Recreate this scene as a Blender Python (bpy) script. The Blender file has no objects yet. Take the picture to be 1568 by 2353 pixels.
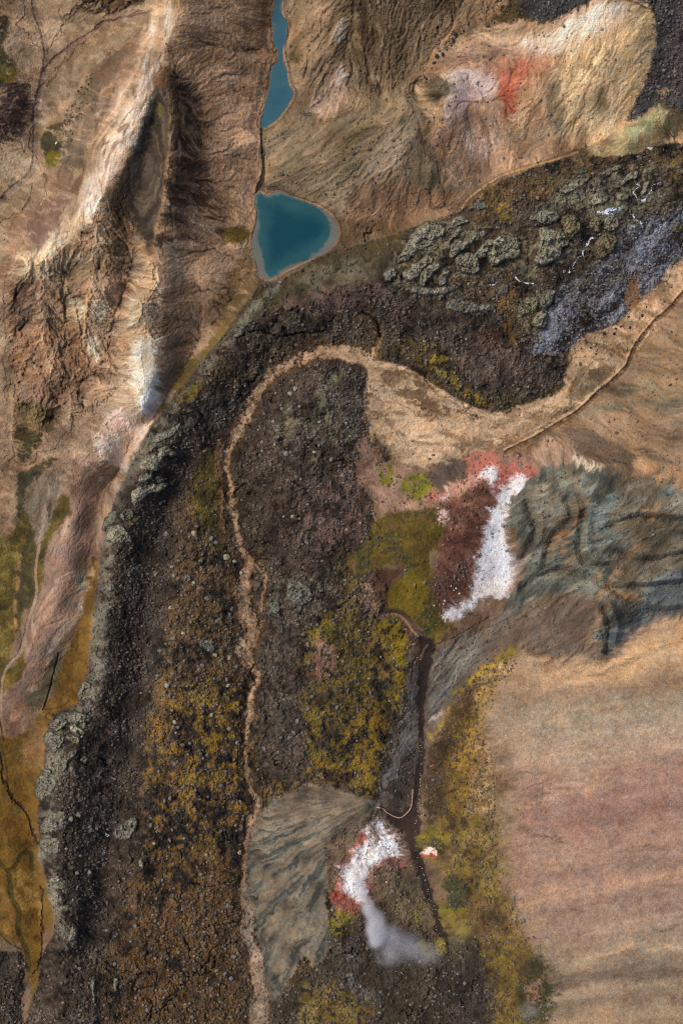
import bpy, math, random, bmesh
import numpy as np
from mathutils import Vector, Matrix
random.seed(7); RNG = np.random.default_rng(7)
scene = bpy.context.scene
COL = scene.collection

# ------------------------------------------------------------------ camera, light, exposure
K = 0.17            # metres per map unit
HC = 500.0          # drone height above the lake, metres
CU, CV = 784.0, 1176.0
cam_d = bpy.data.cameras.new("camera"); cam = bpy.data.objects.new("camera", cam_d); COL.objects.link(cam)
cam.location = (0, 0, HC); cam.rotation_euler = (0, 0, 0)
cam_d.sensor_fit = 'VERTICAL'; cam_d.sensor_height = 36.0
cam_d.lens = 18.0 / ((CV * K) / HC)
cam_d.clip_start = 1.0; cam_d.clip_end = 6000
scene.camera = cam
SUN_EL, SUN_AZ = 46.0, 292.0        # degrees; azimuth clockwise from the top of the picture
w = bpy.data.worlds.new("World"); scene.world = w; w.use_nodes = True
nt = w.node_tree; nt.nodes.clear()
sky = nt.nodes.new('ShaderNodeTexSky'); sky.sky_type = 'NISHITA'; sky.sun_disc = False
sky.sun_elevation = math.radians(SUN_EL); sky.sun_rotation = math.radians(SUN_AZ)
sky.air_density = 0.8; sky.dust_density = 4.0
bg = nt.nodes.new('ShaderNodeBackground'); bg.inputs[1].default_value = 0.145
wo = nt.nodes.new('ShaderNodeOutputWorld')
nt.links.new(sky.outputs[0], bg.inputs[0]); nt.links.new(bg.outputs[0], wo.inputs[0])
sl = bpy.data.lights.new("sun", 'SUN'); sl.energy = 1.6; sl.angle = math.radians(16); sl.color = (1.0, 0.93, 0.84)
sun = bpy.data.objects.new("sun", sl); COL.objects.link(sun); sun.location = (-300, 100, 400)
az = math.radians(SUN_AZ); el = math.radians(SUN_EL)
sdir = Vector((math.sin(az) * math.cos(el), math.cos(az) * math.cos(el), math.sin(el)))
sun.rotation_euler = (-sdir).to_track_quat('-Z', 'Y').to_euler()
scene.view_settings.view_transform = 'Standard'; scene.view_settings.look = 'None'
scene.view_settings.exposure = 0.0; scene.view_settings.gamma = 1.0
scene.cycles.use_denoising = False; scene.cycles.filter_width = 1.1; scene.cycles.max_bounces = 5; scene.cycles.volume_bounces = 2; scene.cycles.diffuse_bounces = 3

# ------------------------------------------------------------------ numeric helpers
def lin(c):
    c = np.asarray(c, float) / 255.0
    return np.where(c <= 0.04045, c / 12.92, ((c + 0.055) / 1.055) ** 2.4)
def sm(a, b, x):
    t = np.clip((x - a) / (b - a + 1e-9), 0, 1); return t * t * (3 - 2 * t)
_T = np.random.default_rng(11).random((512, 512)).astype(np.float32)
def vnoise(x, y, seed=0):
    x = x + seed * 37.17 + 1000.5; y = y + seed * 91.7 + 1000.5
    xi = np.floor(x).astype(np.int32); yi = np.floor(y).astype(np.int32)
    fx = (x - xi).astype(np.float32); fy = (y - yi).astype(np.float32)
    fx = fx * fx * (3 - 2 * fx); fy = fy * fy * (3 - 2 * fy)
    x0 = xi & 511; x1 = (xi + 1) & 511; y0 = yi & 511; y1 = (yi + 1) & 511
    a = _T[y0, x0]; b = _T[y0, x1]; c = _T[y1, x0]; d = _T[y1, x1]
    return a + (b - a) * fx + (c - a) * fy + (a - b - c + d) * fx * fy
def fbm(x, y, sc, oct=4, seed=0, gain=0.55):
    s = 0; a = 1; t = 0; f = 1.0 / sc
    for o in range(oct):
        s = s + a * vnoise(x * f, y * f, seed + o * 3); t += a; a *= gain; f *= 2.03
    return (s / t - 0.5) * 1.45 + 0.5
def ridged(x, y, sc, oct=4, seed=0):
    s = 0; a = 1; t = 0; f = 1.0 / sc
    for o in range(oct):
        s = s + a * (1 - np.abs(2 * vnoise(x * f, y * f, seed + o * 5) - 1)); t += a; a *= 0.55; f *= 2.07
    return s / t
def worley(x, y, sc, seed=0):
    x = x / sc + seed * 13.3 + 900; y = y / sc + seed * 7.7 + 900
    xi = np.floor(x).astype(np.int32); yi = np.floor(y).astype(np.int32)
    f1 = np.full(x.shape, 9.0, np.float32); f2 = f1.copy(); rid = np.zeros(x.shape, np.float32)
    for dy in (-1, 0, 1):
        for dx in (-1, 0, 1):
            cx = (xi + dx); cy = (yi + dy)
            px = cx + _T[cy & 511, cx & 511]; py = cy + _T[(cy + 77) & 511, (cx + 191) & 511]
            d = ((px - x) ** 2 + (py - y) ** 2).astype(np.float32)
            r = _T[(cy + 311) & 511, (cx + 23) & 511]
            n = d < f1
            f2 = np.where(n, f1, np.minimum(f2, d)); rid = np.where(n, r, rid); f1 = np.where(n, d, f1)
    return np.sqrt(f1), np.sqrt(f2), rid
def spline(pts, closed, n=5):
    P = np.array([p[:2] for p in pts], float); W = np.array([(p[2] if len(p) > 2 else 0) for p in pts], float)
    P = np.column_stack([P, W]); N = len(P); out = []
    for i in range(N if closed else N - 1):
        if closed: a, b, c, d = P[(i - 1) % N], P[i], P[(i + 1) % N], P[(i + 2) % N]
        else: a, b, c, d = P[max(i - 1, 0)], P[i], P[i + 1], P[min(i + 2, N - 1)]
        for k in range(n):
            t = k / n
            out.append(0.5 * ((2 * b) + (c - a) * t + (2 * a - 5 * b + 4 * c - d) * t * t + (3 * b - a - 3 * c + d) * t ** 3))
    if not closed: out.append(P[-1])
    return np.array(out)
def seg_dist(X, Y, P, closed):
    """distance to a polyline, the interpolated third value there, and inside flag if closed"""
    Q = np.roll(P, -1, 0) if closed else P[1:]; A = P if closed else P[:-1]
    best = np.full(X.shape, 1e12, np.float32); wv = np.zeros(X.shape, np.float32); ins = np.zeros(X.shape, bool)
    for a, b in zip(A, Q):
        dx, dy = b[0] - a[0], b[1] - a[1]; L = dx * dx + dy * dy + 1e-9
        t = np.clip(((X - a[0]) * dx + (Y - a[1]) * dy) / L, 0, 1)
        d = (X - a[0] - t * dx) ** 2 + (Y - a[1] - t * dy) ** 2
        if closed:
            c = ((a[1] > Y) != (b[1] > Y)) & (X < dx * (Y - a[1]) / (dy if abs(dy) > 1e-9 else 1e-9) + a[0]); ins ^= c
            best = np.minimum(best, d)
        else:
            n = d < best; best = np.where(n, d, best); wv = np.where(n, a[2] + t * (b[2] - a[2]), wv)
    return np.sqrt(best), wv, ins
def crop(ox, oy, s, pts):      # points read off an enlarged part of the map
    return [(ox + p[0] * s, oy + p[1] * s) + tuple(p[2:]) for p in pts]

# ------------------------------------------------------------------ the grid
STEP = 1.6
def axis(lo, hi):
    inner = np.arange(lo - 24, hi + 24, STEP); out = []; s = STEP; x = 0
    while x < 2600:
        s = min(s * 1.035, 90); x += s; out.append(x)
    out = np.array(out)
    return np.concatenate([inner[0] - out[::-1], inner, inner[-1] + out])
UX = axis(0, 1568); VY = axis(0, 2352)
NX, NY = len(UX), len(VY)
U, V = np.meshgrid(UX, VY); U = U.astype(np.float32); V = V.astype(np.float32)
print("grid", NX, NY)

# ------------------------------------------------------------------ relief from ridge and valley lines (metres)
DEM = [
 # left valley floor
 [(80,-300,9),(82,20,6),(105,95,5),(100,180,4.5),(84,280,4),(78,380,3.5),(20,440,3),(-100,560,2.5)],
 [(200,90,9),(290,45,16),(345,32,26)],
 [(-500,-200,30),(-200,0,26),(-60,100,18)], [(-300,270,22),(-60,260,18),(30,240,14),(70,250,6)],
 [(20,500,3),(0,620,2),(-10,800,1),(0,1000,0.5),(35,1060,0.4)], [(-500,700,2),(-400,1200,0)],
 [(200,0,14),(260,-60,28),(300,-200,44)], [(205,170,9),(150,280,8),(135,380,8)], [(270,140,18),(235,250,17),(190,350,16),(150,440,12)],
 # main pale ridge
 [(430,-320,54),(420,-100,50),(400,0,48),(385,60,48),(375,120,47),(362,190,45),(345,240,43),(318,310,40),(285,380,37),(250,425,34),(215,465,31),(180,505,27),(140,545,23),(95,580,19),(50,603,14)],
 # second crest straight down
 [(375,130,46),(384,180,45),(388,260,43),(386,330,41),(376,420,38),(362,500,34),(346,565,29),(352,620,27),(362,700,24),(361,780,21),(357,860,17),(348,920,11),(335,955,6)],
 [(362,240,39),(340,350,31),(328,450,25),(328,535,20),(310,620,13),(280,720,7),(260,820,4)],
 [(120,640,10),(110,740,6),(90,850,3),(70,920,1.5)], [(200,600,17),(205,700,11),(190,800,6)], [(255,560,20),(262,660,13)],
 [(160,620,9),(155,740,5)], [(310,690,20),(300,780,14),(280,850,8)], [(230,930,2),(260,1000,1.2),(240,1080,1)],
 # slopes to the lake
 [(432,200,27),(440,350,22),(430,480,18),(420,600,15),(410,720,11),(400,850,6)],
 [(470,-60,33),(480,30,30),(470,100,28)],
 [(560,-60,22),(560,60,17),(540,200,13),(525,350,9.5),(510,480,7.5),(500,600,6.5),(480,700,6)],
 [(520,-250,28),(480,0,30)], [(615,30,5.5),(610,200,4.5),(590,320,3.5),(575,450,1.5),(565,560,1.2),(575,640,2)],
 [(640,-300,4),(640,0,3),(635,130,3),(640,220,3),(603,300,2.5),(603,400,1.0),(590,440,0.5)],
 [(680,540,-1)],
 # top centre hill
 [(760,-300,62),(760,-60,44),(790,30,32),(790,120,20),(770,220,9)], [(900,-250,66),(900,-60,52),(900,60,38),(890,160,24),(870,225,13)],
 [(1020,-100,50),(1000,0,42),(975,100,31),(955,190,22)], [(665,-100,8),(665,60,6),(665,160,5),(690,225,5),(725,280,5)], [(690,60,14),(700,150,10)],
 # mounds above the lake
 [(640,300,6),(720,300,9),(800,270,15),(880,260,20),(950,250,24)], [(620,380,4),(700,380,9),(800,360,15),(900,340,20),(970,330,24)],
 [(620,415,3),(690,445,3.5),(770,490,3)], [(850,420,12),(950,430,14),(1040,430,15)], [(800,520,4),(900,505,6),(1000,490,9),(1060,475,11)],
 # coloured slope
 [(955,195,25),(1000,125,31),(1080,75,36),(1180,48,41),(1260,50,45),(1330,20,51),(1400,-10,56),(1480,-40,56),(1600,-300,60)],
 [(1100,200,27),(1200,150,35),(1300,110,42),(1400,60,50)], [(1080,300,20),(1180,270,26),(1290,230,32),(1400,180,38),(1460,120,44)],
 [(1035,225,30),(1020,260,28),(1005,330,24)],
 [(1060,470,12),(1100,435,12.5),(1160,400,14),(1230,375,16),(1330,350,18),(1380,330,19),(1440,285,22),(1490,180,34),(1500,80,44)],
 [(1568,-50,50),(1568,100,42),(1560,230,30),(1900,100,44)], [(1440,320,25),(1510,262,28)], [(1480,345,20),(1568,310,22),(1900,310,24)],
 # lava field upper right
 [(910,560,8),(960,530,15),(1060,520,17),(1150,510,17),(1250,520,19),(1400,490,20),(1568,440,21),(1900,350,22)],
 [(1000,600,15),(1100,600,14),(1200,610,13)], [(1250,560,19),(1300,620,15),(1350,700,12)],
 [(1200,440,17),(1350,410,19),(1500,380,20)], [(1450,600,14),(1500,520,17)],
 [(900,640,10),(1000,680,10),(1100,720,10),(1200,720,10),(1220,820,9)], [(880,760,6),(980,790,6),(1060,840,6),(1130,900,5)],
 [(640,650,2.5),(700,615,1.6),(770,570,1.2),(850,535,3)], [(680,690,6),(780,650,8),(860,610,10)], [(620,740,7),(720,750,6),(820,730,6),(870,760,5)],
 # pale wash
 [(1900,350,13),(1568,590,9),(1480,680,7.5),(1400,750,6.5),(1310,810,5),(1280,900,4),(1200,930,3.2),(1100,945,2.8),(980,880,2.8),(880,835,2.4),(800,800,2),(700,820,1.8),(600,890,1.2),(545,1000,0.8),(525,1100,0.4),(545,1230,0),(575,1300,-0.5),(575,1450,-1),(570,1600,-1.6),(570,1800,-2.4),(575,1950,-3),(565,2060,-3.4),(590,2250,-4),(590,2700,-5)],
 [(850,880,2),(860,960,2),(930,1040,3),(1000,1000,3),(1100,1000,3.4),(1250,985,4.5)],
 [(1568,665,11),(1450,790,9),(1390,880,7.5),(1300,960,6)], [(1900,700,34),(1568,900,24),(1480,950,18),(1400,1000,13),(1330,1020,9)], [(1568,780,16),(1480,850,12)],
 # red and white hill
 [(860,1110,6),(920,1165,10),(1000,1150,13),(1060,1110,13),(1120,1070,10)], [(1020,1085,9)], [(900,1080,3.5),(960,1110,5)],
 [(900,1250,12),(950,1230,15),(1010,1200,16),(1060,1150,15)], [(860,1360,6),(940,1350,10),(1000,1330,11),(1050,1280,12)],
 [(1140,1110,11),(1160,1170,7),(1150,1270,4),(1130,1350,1.5),(1050,1420,1)], [(1190,1090,12),(1180,1150,9)], [(880,1420,1),(950,1440,0.5),(1000,1465,-1)],
 # blue grey hill
 [(1900,1080,50),(1568,1140,38),(1480,1160,34),(1400,1120,30),(1310,1100,22),(1240,1110,16)], [(1345,1055,13),(1395,1068,17),(1500,1070,22),(1568,1080,26)],
 [(1568,1230,33),(1480,1240,29),(1380,1230,22),(1300,1220,15),(1220,1240,8)], [(1900,1300,48),(1568,1320,32),(1500,1340,28),(1420,1360,25),(1380,1410,25),(1370,1480,22),(1400,1510,21)],
 [(1480,1430,22)], [(1300,1360,11),(1240,1360,7),(1180,1390,3),(1130,1420,1.2),(1050,1460,0),(1000,1500,-1)],
 [(1300,1450,17),(1200,1470,10),(1100,1520,4),(1040,1600,2),(1000,1700,1)],
 # big sand slope
 [(1900,1450,56),(1568,1500,38),(1430,1530,28),(1300,1560,20),(1180,1600,13)], [(1900,1800,58),(1568,1820,40),(1350,1850,26),(1180,1880,13),(1080,1880,6),(1000,1880,-1)],
 [(1900,2200,54),(1568,2200,37),(1350,2200,24),(1220,2200,14),(1100,2150,3)], [(1900,2700,50),(1400,2700,24),(1200,2700,8)],
 # ravine
 [(985,1480,-1),(968,1560,-1.6),(965,1700,-2.2),(955,1850,-3),(930,1900,-3),(965,1980,-3),(1000,2090,-3),(1020,2180,-2.5)],
 [(940,1560,3),(910,1650,4),(880,1740,3)], [(850,1840,1)], 
 # fan, spring
 [(840,1850,3),(760,1870,1),(680,1900,-0.5),(600,1950,-2)], [(800,1900,1),(700,2050,-1.5),(640,2200,-2.8)], [(750,2050,0.6),(750,2150,0)],
 [(870,1890,0),(850,1960,2),(800,2010,1),(830,2080,-1),(880,2140,-2)], [(900,2010,3),(930,2080,1)], [(1050,2050,5),(1000,1925,1.5)],
 # left lava flow, rim and gully
 [(590,660,6),(555,720,8),(500,790,9),(430,880,9),(370,970,10),(325,1040,9),(290,1110,10),(265,1180,10),(252,1260,10),(245,1350,9.5),(235,1450,9),(228,1550,9),(200,1640,9),(140,1690,9),(122,1790,9),(112,1880,9),(118,1970,11),(135,2060,9),(150,2140,7),(130,2300,5),(130,2700,4)],
 [(545,700,2.5),(430,850,2),(345,965,1),(300,1070,0.5),(250,1160,0),(230,1260,-0.3),(216,1350,-0.6),(205,1480,-1),(190,1600,-1),(110,1640,-1),(100,1750,-1.5),(84,1870,-2),(95,2000,-2),(118,2100,-2),(85,2250,-3),(80,2700,-4)],
 [(420,1050,6),(370,1200,5),(335,1330,3.5),(310,1480,2.5),(295,1620,1.5),(270,1800,0.5),(245,1950,-0.5),(222,2080,-1),(200,2180,-1)],
 [(430,1180,9),(410,1350,9),(380,1520,8),(380,1700,7),(360,1900,6),(330,2100,4),(320,2300,2),(320,2700,0)],
 [(500,1100,3),(510,1300,5),(500,1500,6),(480,1700,5),(470,1900,4),(450,2100,2.5),(440,2350,0),(440,2700,-2)], [(545,1500,1),(545,1800,0),(540,2000,-1),(535,2300,-2.5)],
 [(340,2000,7),(300,1940,5)],
 # middle lava
 [(660,920,7),(730,870,9),(800,870,7)], [(620,1050,6),(700,1000,11),(780,960,10),(820,1000,6)], [(620,1200,6),(720,1150,10),(790,1120,8)],
 [(640,1350,6),(720,1320,8),(790,1280,6)], [(640,1500,4),(740,1480,7),(850,1480,6),(920,1500,3)], [(640,1700,3),(740,1680,5),(830,1680,4),(850,1790,2)],
 [(650,2300,-3),(800,2250,-2),(950,2250,-1.5),(1100,2300,1),(900,2700,-3)],
 # lower left moss and floodplain
 [(-400,1700,-2),(0,1800,-2),(50,2000,-2.4),(60,2250,-3),(-400,2400,-3)], [(120,1200,2),(180,1150,4),(150,1350,3),(90,1500,2.4),(30,1620,1)], [(60,1280,1),(40,1430,0)],
 [(-700,-900,40),(784,-1200,60),(2300,-900,60),(2600,800,50),(2600,2000,60),(2300,3200,40),(784,3400,0),(-800,3200,-3),(-1200,1176,8)],
]
cp = []
for L in DEM:
    if L[0] in ((430,-320,54), (375,130,46), (362,240,39)): L = [(a, b, c * .8 if c > 12 else c) for a, b, c in L]
    if len(L) == 1: cp.append(L[0]); continue
    for a, b in zip(L[:-1], L[1:]):
        d = math.hypot(b[0] - a[0], b[1] - a[1]); n = max(1, int(d / 24))
        if d > 500: n = 1
        for k in range(n):
            t = k / n; cp.append(tuple(a[i] + (b[i] - a[i]) * t for i in range(3)))
    cp.append(L[-1])
cp = np.array(cp, float)
_, keep = np.unique(np.round(cp[:, :2] / 12).astype(int), axis=0, return_index=True); cp = cp[keep]
SOFT = 260.0
def kern(r2): return np.sqrt(r2 + SOFT)
A = kern((cp[:, None, 0] - cp[None, :, 0]) ** 2 + (cp[:, None, 1] - cp[None, :, 1]) ** 2)
n = len(cp); M = np.zeros((n + 1, n + 1)); M[:n, :n] = A + np.eye(n) * 0.0; M[:n, n] = 1; M[n, :n] = 1
coef = np.linalg.solve(M, np.append(cp[:, 2], 0)).astype(np.float32)
print("relief points", n)
ci = np.unique(np.append(np.arange(0, NX, 3), NX - 1)); cj = np.unique(np.append(np.arange(0, NY, 3), NY - 1)); cx = UX[ci]; cy = VY[cj]
Hc = np.full((len(cj), len(ci)), coef[n], np.float32)
for i in range(n): Hc += coef[i] * np.sqrt((cx - cp[i, 0])[None, :].astype(np.float32) ** 2 + ((cy - cp[i, 1])[:, None] ** 2 + SOFT).astype(np.float32))
tmp = np.stack([np.interp(UX, cx, row) for row in Hc]); yi_ = np.interp(VY, cy, np.arange(len(cj))); y0_ = np.clip(yi_.astype(int), 0, len(cj) - 2); fy_ = (yi_ - y0_)[:, None]
H = ((tmp[y0_] * (1 - fy_) + tmp[y0_ + 1] * fy_) * 0.62).astype(np.float32)
H = np.clip(H, -9, 75)

def box(pts, m):
    a = np.array([p[:2] for p in pts]); lo = a.min(0) - m; hi = a.max(0) + m
    i0, i1 = np.searchsorted(VY, lo[1]), np.searchsorted(VY, hi[1]); j0, j1 = np.searchsorted(UX, lo[0]), np.searchsorted(UX, hi[0])
    return slice(i0, i1), slice(j0, j1)

# ------------------------------------------------------------------ noise layers
W1x = (fbm(U, V, 60, 3, 1) - 0.5); W1y = (fbm(U, V, 60, 3, 9) - 0.5)
W2x = (fbm(U, V, 12, 3, 17) - 0.5); W2y = (fbm(U, V, 12, 3, 23) - 0.5)
W3x = fbm(U, V, 4.5, 2, 207) - .5; W3y = fbm(U, V, 4.5, 2, 211) - .5
UW = U + 13 * W1x + 8 * W2x + 4 * W3x; VW = V + 13 * W1y + 8 * W2y + 4 * W3y        # coordinates with ragged edges
US = U + 4 * W1x + 2 * W2x; VS = V + 4 * W1y + 2 * W2y          # nearly straight edges
nb = fbm(U, V, 130, 4, 31); nm = fbm(U, V, 36, 4, 37); nf = fbm(U, V, 11, 4, 41); nx = fbm(U, V, 5, 3, 47)
wh = RNG.random(U.shape).astype(np.float32)
def lic(gx, gy, src, steps):
    g = np.sqrt(gx * gx + gy * gy) + 1e-6; gx = (gx / g).astype(np.float32); gy = (gy / g).astype(np.float32)
    J, I = np.meshgrid(np.arange(NX, dtype=np.float32), np.arange(NY, dtype=np.float32)); acc = src.copy(); wsum = 1.0
    for sg in (1, -1):
        x = J.copy(); y = I.copy()
        for k in range(steps):
            xi = np.clip(x + .5, 0, NX - 1).astype(np.int32); yi = np.clip(y + .5, 0, NY - 1).astype(np.int32)
            x = x + sg * gx[yi, xi]; y = y + sg * gy[yi, xi]
            xi = np.clip(x + .5, 0, NX - 1).astype(np.int32); yi = np.clip(y + .5, 0, NY - 1).astype(np.int32)
            wk = 1 - k / steps; acc += wk * src[yi, xi]; wsum += wk
    acc /= wsum; return np.clip((acc - acc.mean()) / (acc.std() * 4.2) + 0.5, 0, 1)
HG = H + 2.6 * (nb - .5) + 0.9 * (nm - .5)
gy, gx = np.gradient(HG)
slope = np.sqrt((gx / (np.gradient(UX)[None, :] * K)) ** 2 + (gy / (np.gradient(VY)[:, None] * K)) ** 2)
OVR = [ ([(362,175),(384,180),(392,300),(380,430),(345,575),(320,575),(280,530),(250,470),(262,425),(300,355),(330,280)], lambda u, v: (-(v - 385) * .81, ((u - 336) + (v - 380) * .1) / .13), 1.0), # where the flow of the ground runs across the fall line, as the photograph shows
 ([(440,-150),(375,-60),(350,50),(300,80),(200,180),(130,440),(60,600),(40,640),(200,520),(285,385),(350,235),(385,130),(420,0)], (-.5,.87), .9),
 ([(120,60),(330,40),(380,30),(300,240),(160,440),(90,440),(130,280)], (-.45,.9), .7),
 ([(1200,1100),(1310,1060),(1920,1080),(1920,1430),(1568,1420),(1400,1520),(1340,1380),(1180,1400),(1150,1180)], (-.8,.55), .85),
 ([(650,-150),(820,-150),(810,100),(790,270),(700,260),(650,130)], (-.55,.83), .85), ([(830,-150),(1070,-150),(1000,100),(950,220),(800,260),(820,80)], (-.12,1), .8),
 ([(1180,60),(1400,-20),(1500,20),(1500,150),(1400,330),(1200,380)], (-.4,.92), .8), ([(1030,230),(1180,230),(1180,400),(1060,440),(1020,330)], (.12,1), .8),
 ([(950,190),(1000,120),(1100,60),(1200,50),(1160,150),(1040,170)], (-1,.12), .9),
 ([(600,290),(900,240),(970,260),(1000,480),(880,540),(780,560),(600,430)], lambda u, v: (u - 985, v - 215), .85),
 ([(1180,1480),(1568,1430),(1920,1420),(1920,2700),(1200,2700),(1150,1700)], (-1,.14), 1), ([(960,1500),(1180,1370),(1350,1370),(1400,1520),(1200,1500),(980,1680)], (-.75,.62), .9),
 ([(1568,690),(1920,560),(1920,1090),(1400,1070),(1240,1000),(1450,830)], (1,.28), .9),
 ([(390,100),(640,100),(600,430),(560,560),(400,560)], (1,.16), .55), ([(380,420),(600,430),(570,570),(400,570)], (1,.5), .6), ([(360,590),(600,600),(480,800),(370,930)], (.75,.75), .4),
 ([(930,1500),(985,1500),(960,1700),(860,1860),(880,1700)], (-.4,.95), .9), ([(60,1100),(280,1060),(220,1400),(20,1700)], (-.35,.94), .8), ([(840,840),(1320,900),(1200,1050),(860,1080)], (-1,-.1), .7),
]
gn_ = np.sqrt(gx * gx + gy * gy) + 1e-6; gx = gx / gn_; gy = gy / gn_
for poly, dr, st in OVR:
    s = box(poly, 60); d, _, ins = seg_dist(U[s], V[s], np.array([(a, b, 0) for a, b in poly], float), True); m_ = st * sm(-30, 30, np.where(ins, d, -d))
    dx, dy = dr(U[s], V[s]) if callable(dr) else (np.full(U[s].shape, dr[0]), np.full(U[s].shape, dr[1])); n0 = np.hypot(dx, dy) + 1e-6; dx = dx / n0; dy = dy / n0
    gx[s] = gx[s] * (1 - m_) + dx * m_; gy[s] = gy[s] * (1 - m_) + dy * m_
aa = (nm - .5) * 1.1; gx, gy = gx * np.cos(aa) - gy * np.sin(aa), gx * np.sin(aa) + gy * np.cos(aa)
L1 = lic(gx, gy, wh, 14)
L2 = lic(gx, gy, fbm(U, V, 7, 3, 53), 16)
L3 = lic(gx, gy, fbm(U, V, 26, 2, 59), 40)
C1 = lic(-gy, gx, fbm(U, V, 6, 2, 61), 22)        # along the contour
LM = 0.3 * L1 + 0.4 * L2 + 0.3 * L3; LM = np.clip((LM - .5) * 1.5 + .5, 0, 1)
w1, w2, wr = worley(UW, VW, 15, 3); wo1, wo2, wor = worley(UW, VW, 34, 5); ws1, ws2, wsr = worley(U, V, 7.0, 8)
NOI = {'b': nb, 'm': nm, 'f': nf, 'x': nx, 'l': np.clip(.7 * LM + .3 * nf, 0, 1), 'l1': L1, 'l2': np.clip(.62 * L2 + .38 * nf + .12 * (nx - .5), 0, 1), 'l3': L3, 'c': C1, 'mf': 0.5 * nm + 0.5 * nf, 'fx': .5 * nf + .5 * nx,
       'lf': 0.4 * LM + 0.35 * nf + .25 * nm, 'w': wh, 'fl2': .5 * L2 + .5 * nm, 'wc': .6 * wsr + .4 * nf,
       'rk': ridged(U * 1.0 + V * .7, V * 1.25 - U * .45, 34, 4, 501), 'hs': fbm(U * 0.16 , V + 0.14 * U, 22, 3, 67), 'ds': fbm((U + 0.8 * V) * 0.9, (U * 1.0 - V * 0.35) * 0.22, 22, 3, 71)}
# direction-stretched noise for beds of wash and floodplain
RGB = np.empty(U.shape + (3,), np.float32); RGB[:] = lin((122, 100, 76))
CH = {k: np.zeros(U.shape, np.float32) for k in ('rock', 'gul', 'rub', 'cell', 'wash')}
CH['gul'][:] = 0.25
RID = np.zeros(U.shape, np.int8)
def apply(s, a, c, ch, rid):
    if c is not None:
        c = lin(c).astype(np.float32); RGB[s] += (c - RGB[s]) * a[..., None]
    for k, v in ch.items(): CH[k][s] += (v - CH[k][s]) * a
    if rid is not None: RID[s] = np.where(a > 0.5, rid, RID[s])
def modulate(s, a, mod):
    if mod:
        nm_, lo, hi = mod; n_ = NOI[nm_][s]; a = a * (sm(lo, hi, n_) if hi > lo else 1 - sm(hi, lo, n_))
    return a
def P(pts, c, soft=7, op=1.0, mod=None, rid=None, edge='w', **ch):
    sp = spline(pts, True, 4); s = box(sp, soft + 22)
    X, Y = (UW[s], VW[s]) if edge == 'w' else (US[s], VS[s])
    d, _, ins = seg_dist(X, Y, sp, True); d = np.where(ins, d, -d)
    fr_ = .9 * soft if edge == 'w' else .5 * soft
    apply(s, modulate(s, op * sm(-soft, soft, d + fr_ * (nf[s] + nx[s] + .4 * wh[s] - 1.2)), mod), c, ch, rid)
def Ln(pts, c, wd=4, soft=2, op=1.0, mod=None, rid=None, edge='s', dh=0, **ch):
    pts = [(p[0], p[1], p[2] if len(p) > 2 else wd) for p in pts]; sp = spline(pts, False, 4); s = box(sp, sp[:, 2].max() + soft + 20)
    X, Y = (UW[s], VW[s]) if edge == 'w' else (US[s], VS[s])
    d, wv, _ = seg_dist(X, Y, sp, False); a = modulate(s, op * (1 - sm(wv - soft, wv + soft, d)), mod)
    apply(s, a, c, ch, rid)
    if dh: H[s] += dh * a
HILL, LAVA, WASH, SAND, MOSS, CRUST, SCREE, PATH = range(8)

# ------------------------------------------------------------------ what the ground is made of
TAN, DKB, LAV = (158, 131, 101), (66, 50, 36), (60, 52, 45)
lava = dict(rock=1.0, gul=0.05, cell=.7, rid=LAVA)
# -- left valley
P([(-350,-350),(420,-350),(400,0),(330,180),(200,400),(60,600),(20,700),(0,900),(30,1050),(20,1250),(-350,1400)], (160,135,105), rid=WASH, gul=.15, wash=.6)
P([(-350,-350),(420,-350),(400,0),(330,180),(200,400),(60,600),(20,700),(0,900),(30,1050),(20,1250),(-350,1400)], (120,98,74), op=.55, mod=('l3',.5,.8))
P([(-350,-50),(0,10),(12,100),(8,200),(-350,260)], (62,58,36), rid=MOSS)
P([(0,150),(32,160),(36,188),(0,200)], (92,84,36), rid=MOSS)
P([(-350,180),(0,195),(60,185),(78,220),(82,270),(60,300),(0,330),(-350,360)], (80,63,54), soft=3, rid=HILL, gul=.5)
P([(20,240),(75,230),(80,270),(50,295),(0,320),(0,280)], (98,62,54), op=.6, mod=('m',.4,.7))
P([(160,-80),(345,-80),(330,8),(280,20),(205,28),(175,8)], (92,70,50), soft=4, rid=HILL, gul=1.2)
P([(160,-80),(345,-80),(330,8),(280,20),(205,28),(175,8)], (48,38,28), soft=4, mod=('l2',.45,.6))
P([(110,140),(230,50),(350,20),(380,40),(330,70),(250,100),(180,130),(120,200)], (128,104,76), soft=6, op=.7, mod=('m',.3,.6))
Ln([(80,-50),(82,20),(95,60),(105,95),(108,130),(100,180),(88,230),(84,280),(82,330),(78,380),(60,410),(20,440),(-5,470),(-100,560)], (112,90,70), 6, 3, .8, rid=WASH, dh=-.5)
Ln([(80,-50),(82,20),(95,60),(105,95),(108,130),(100,180),(88,230),(84,280),(82,330),(78,380),(60,410),(20,440),(-5,470),(-100,560)], (136,118,102), 3.4, 1.5, .9)
Ln([(105,160),(140,125),(175,100),(215,75),(235,55),(290,45),(345,32),(370,20)], (132,108,90), 5, 3, .9, dh=-.6)
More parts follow.
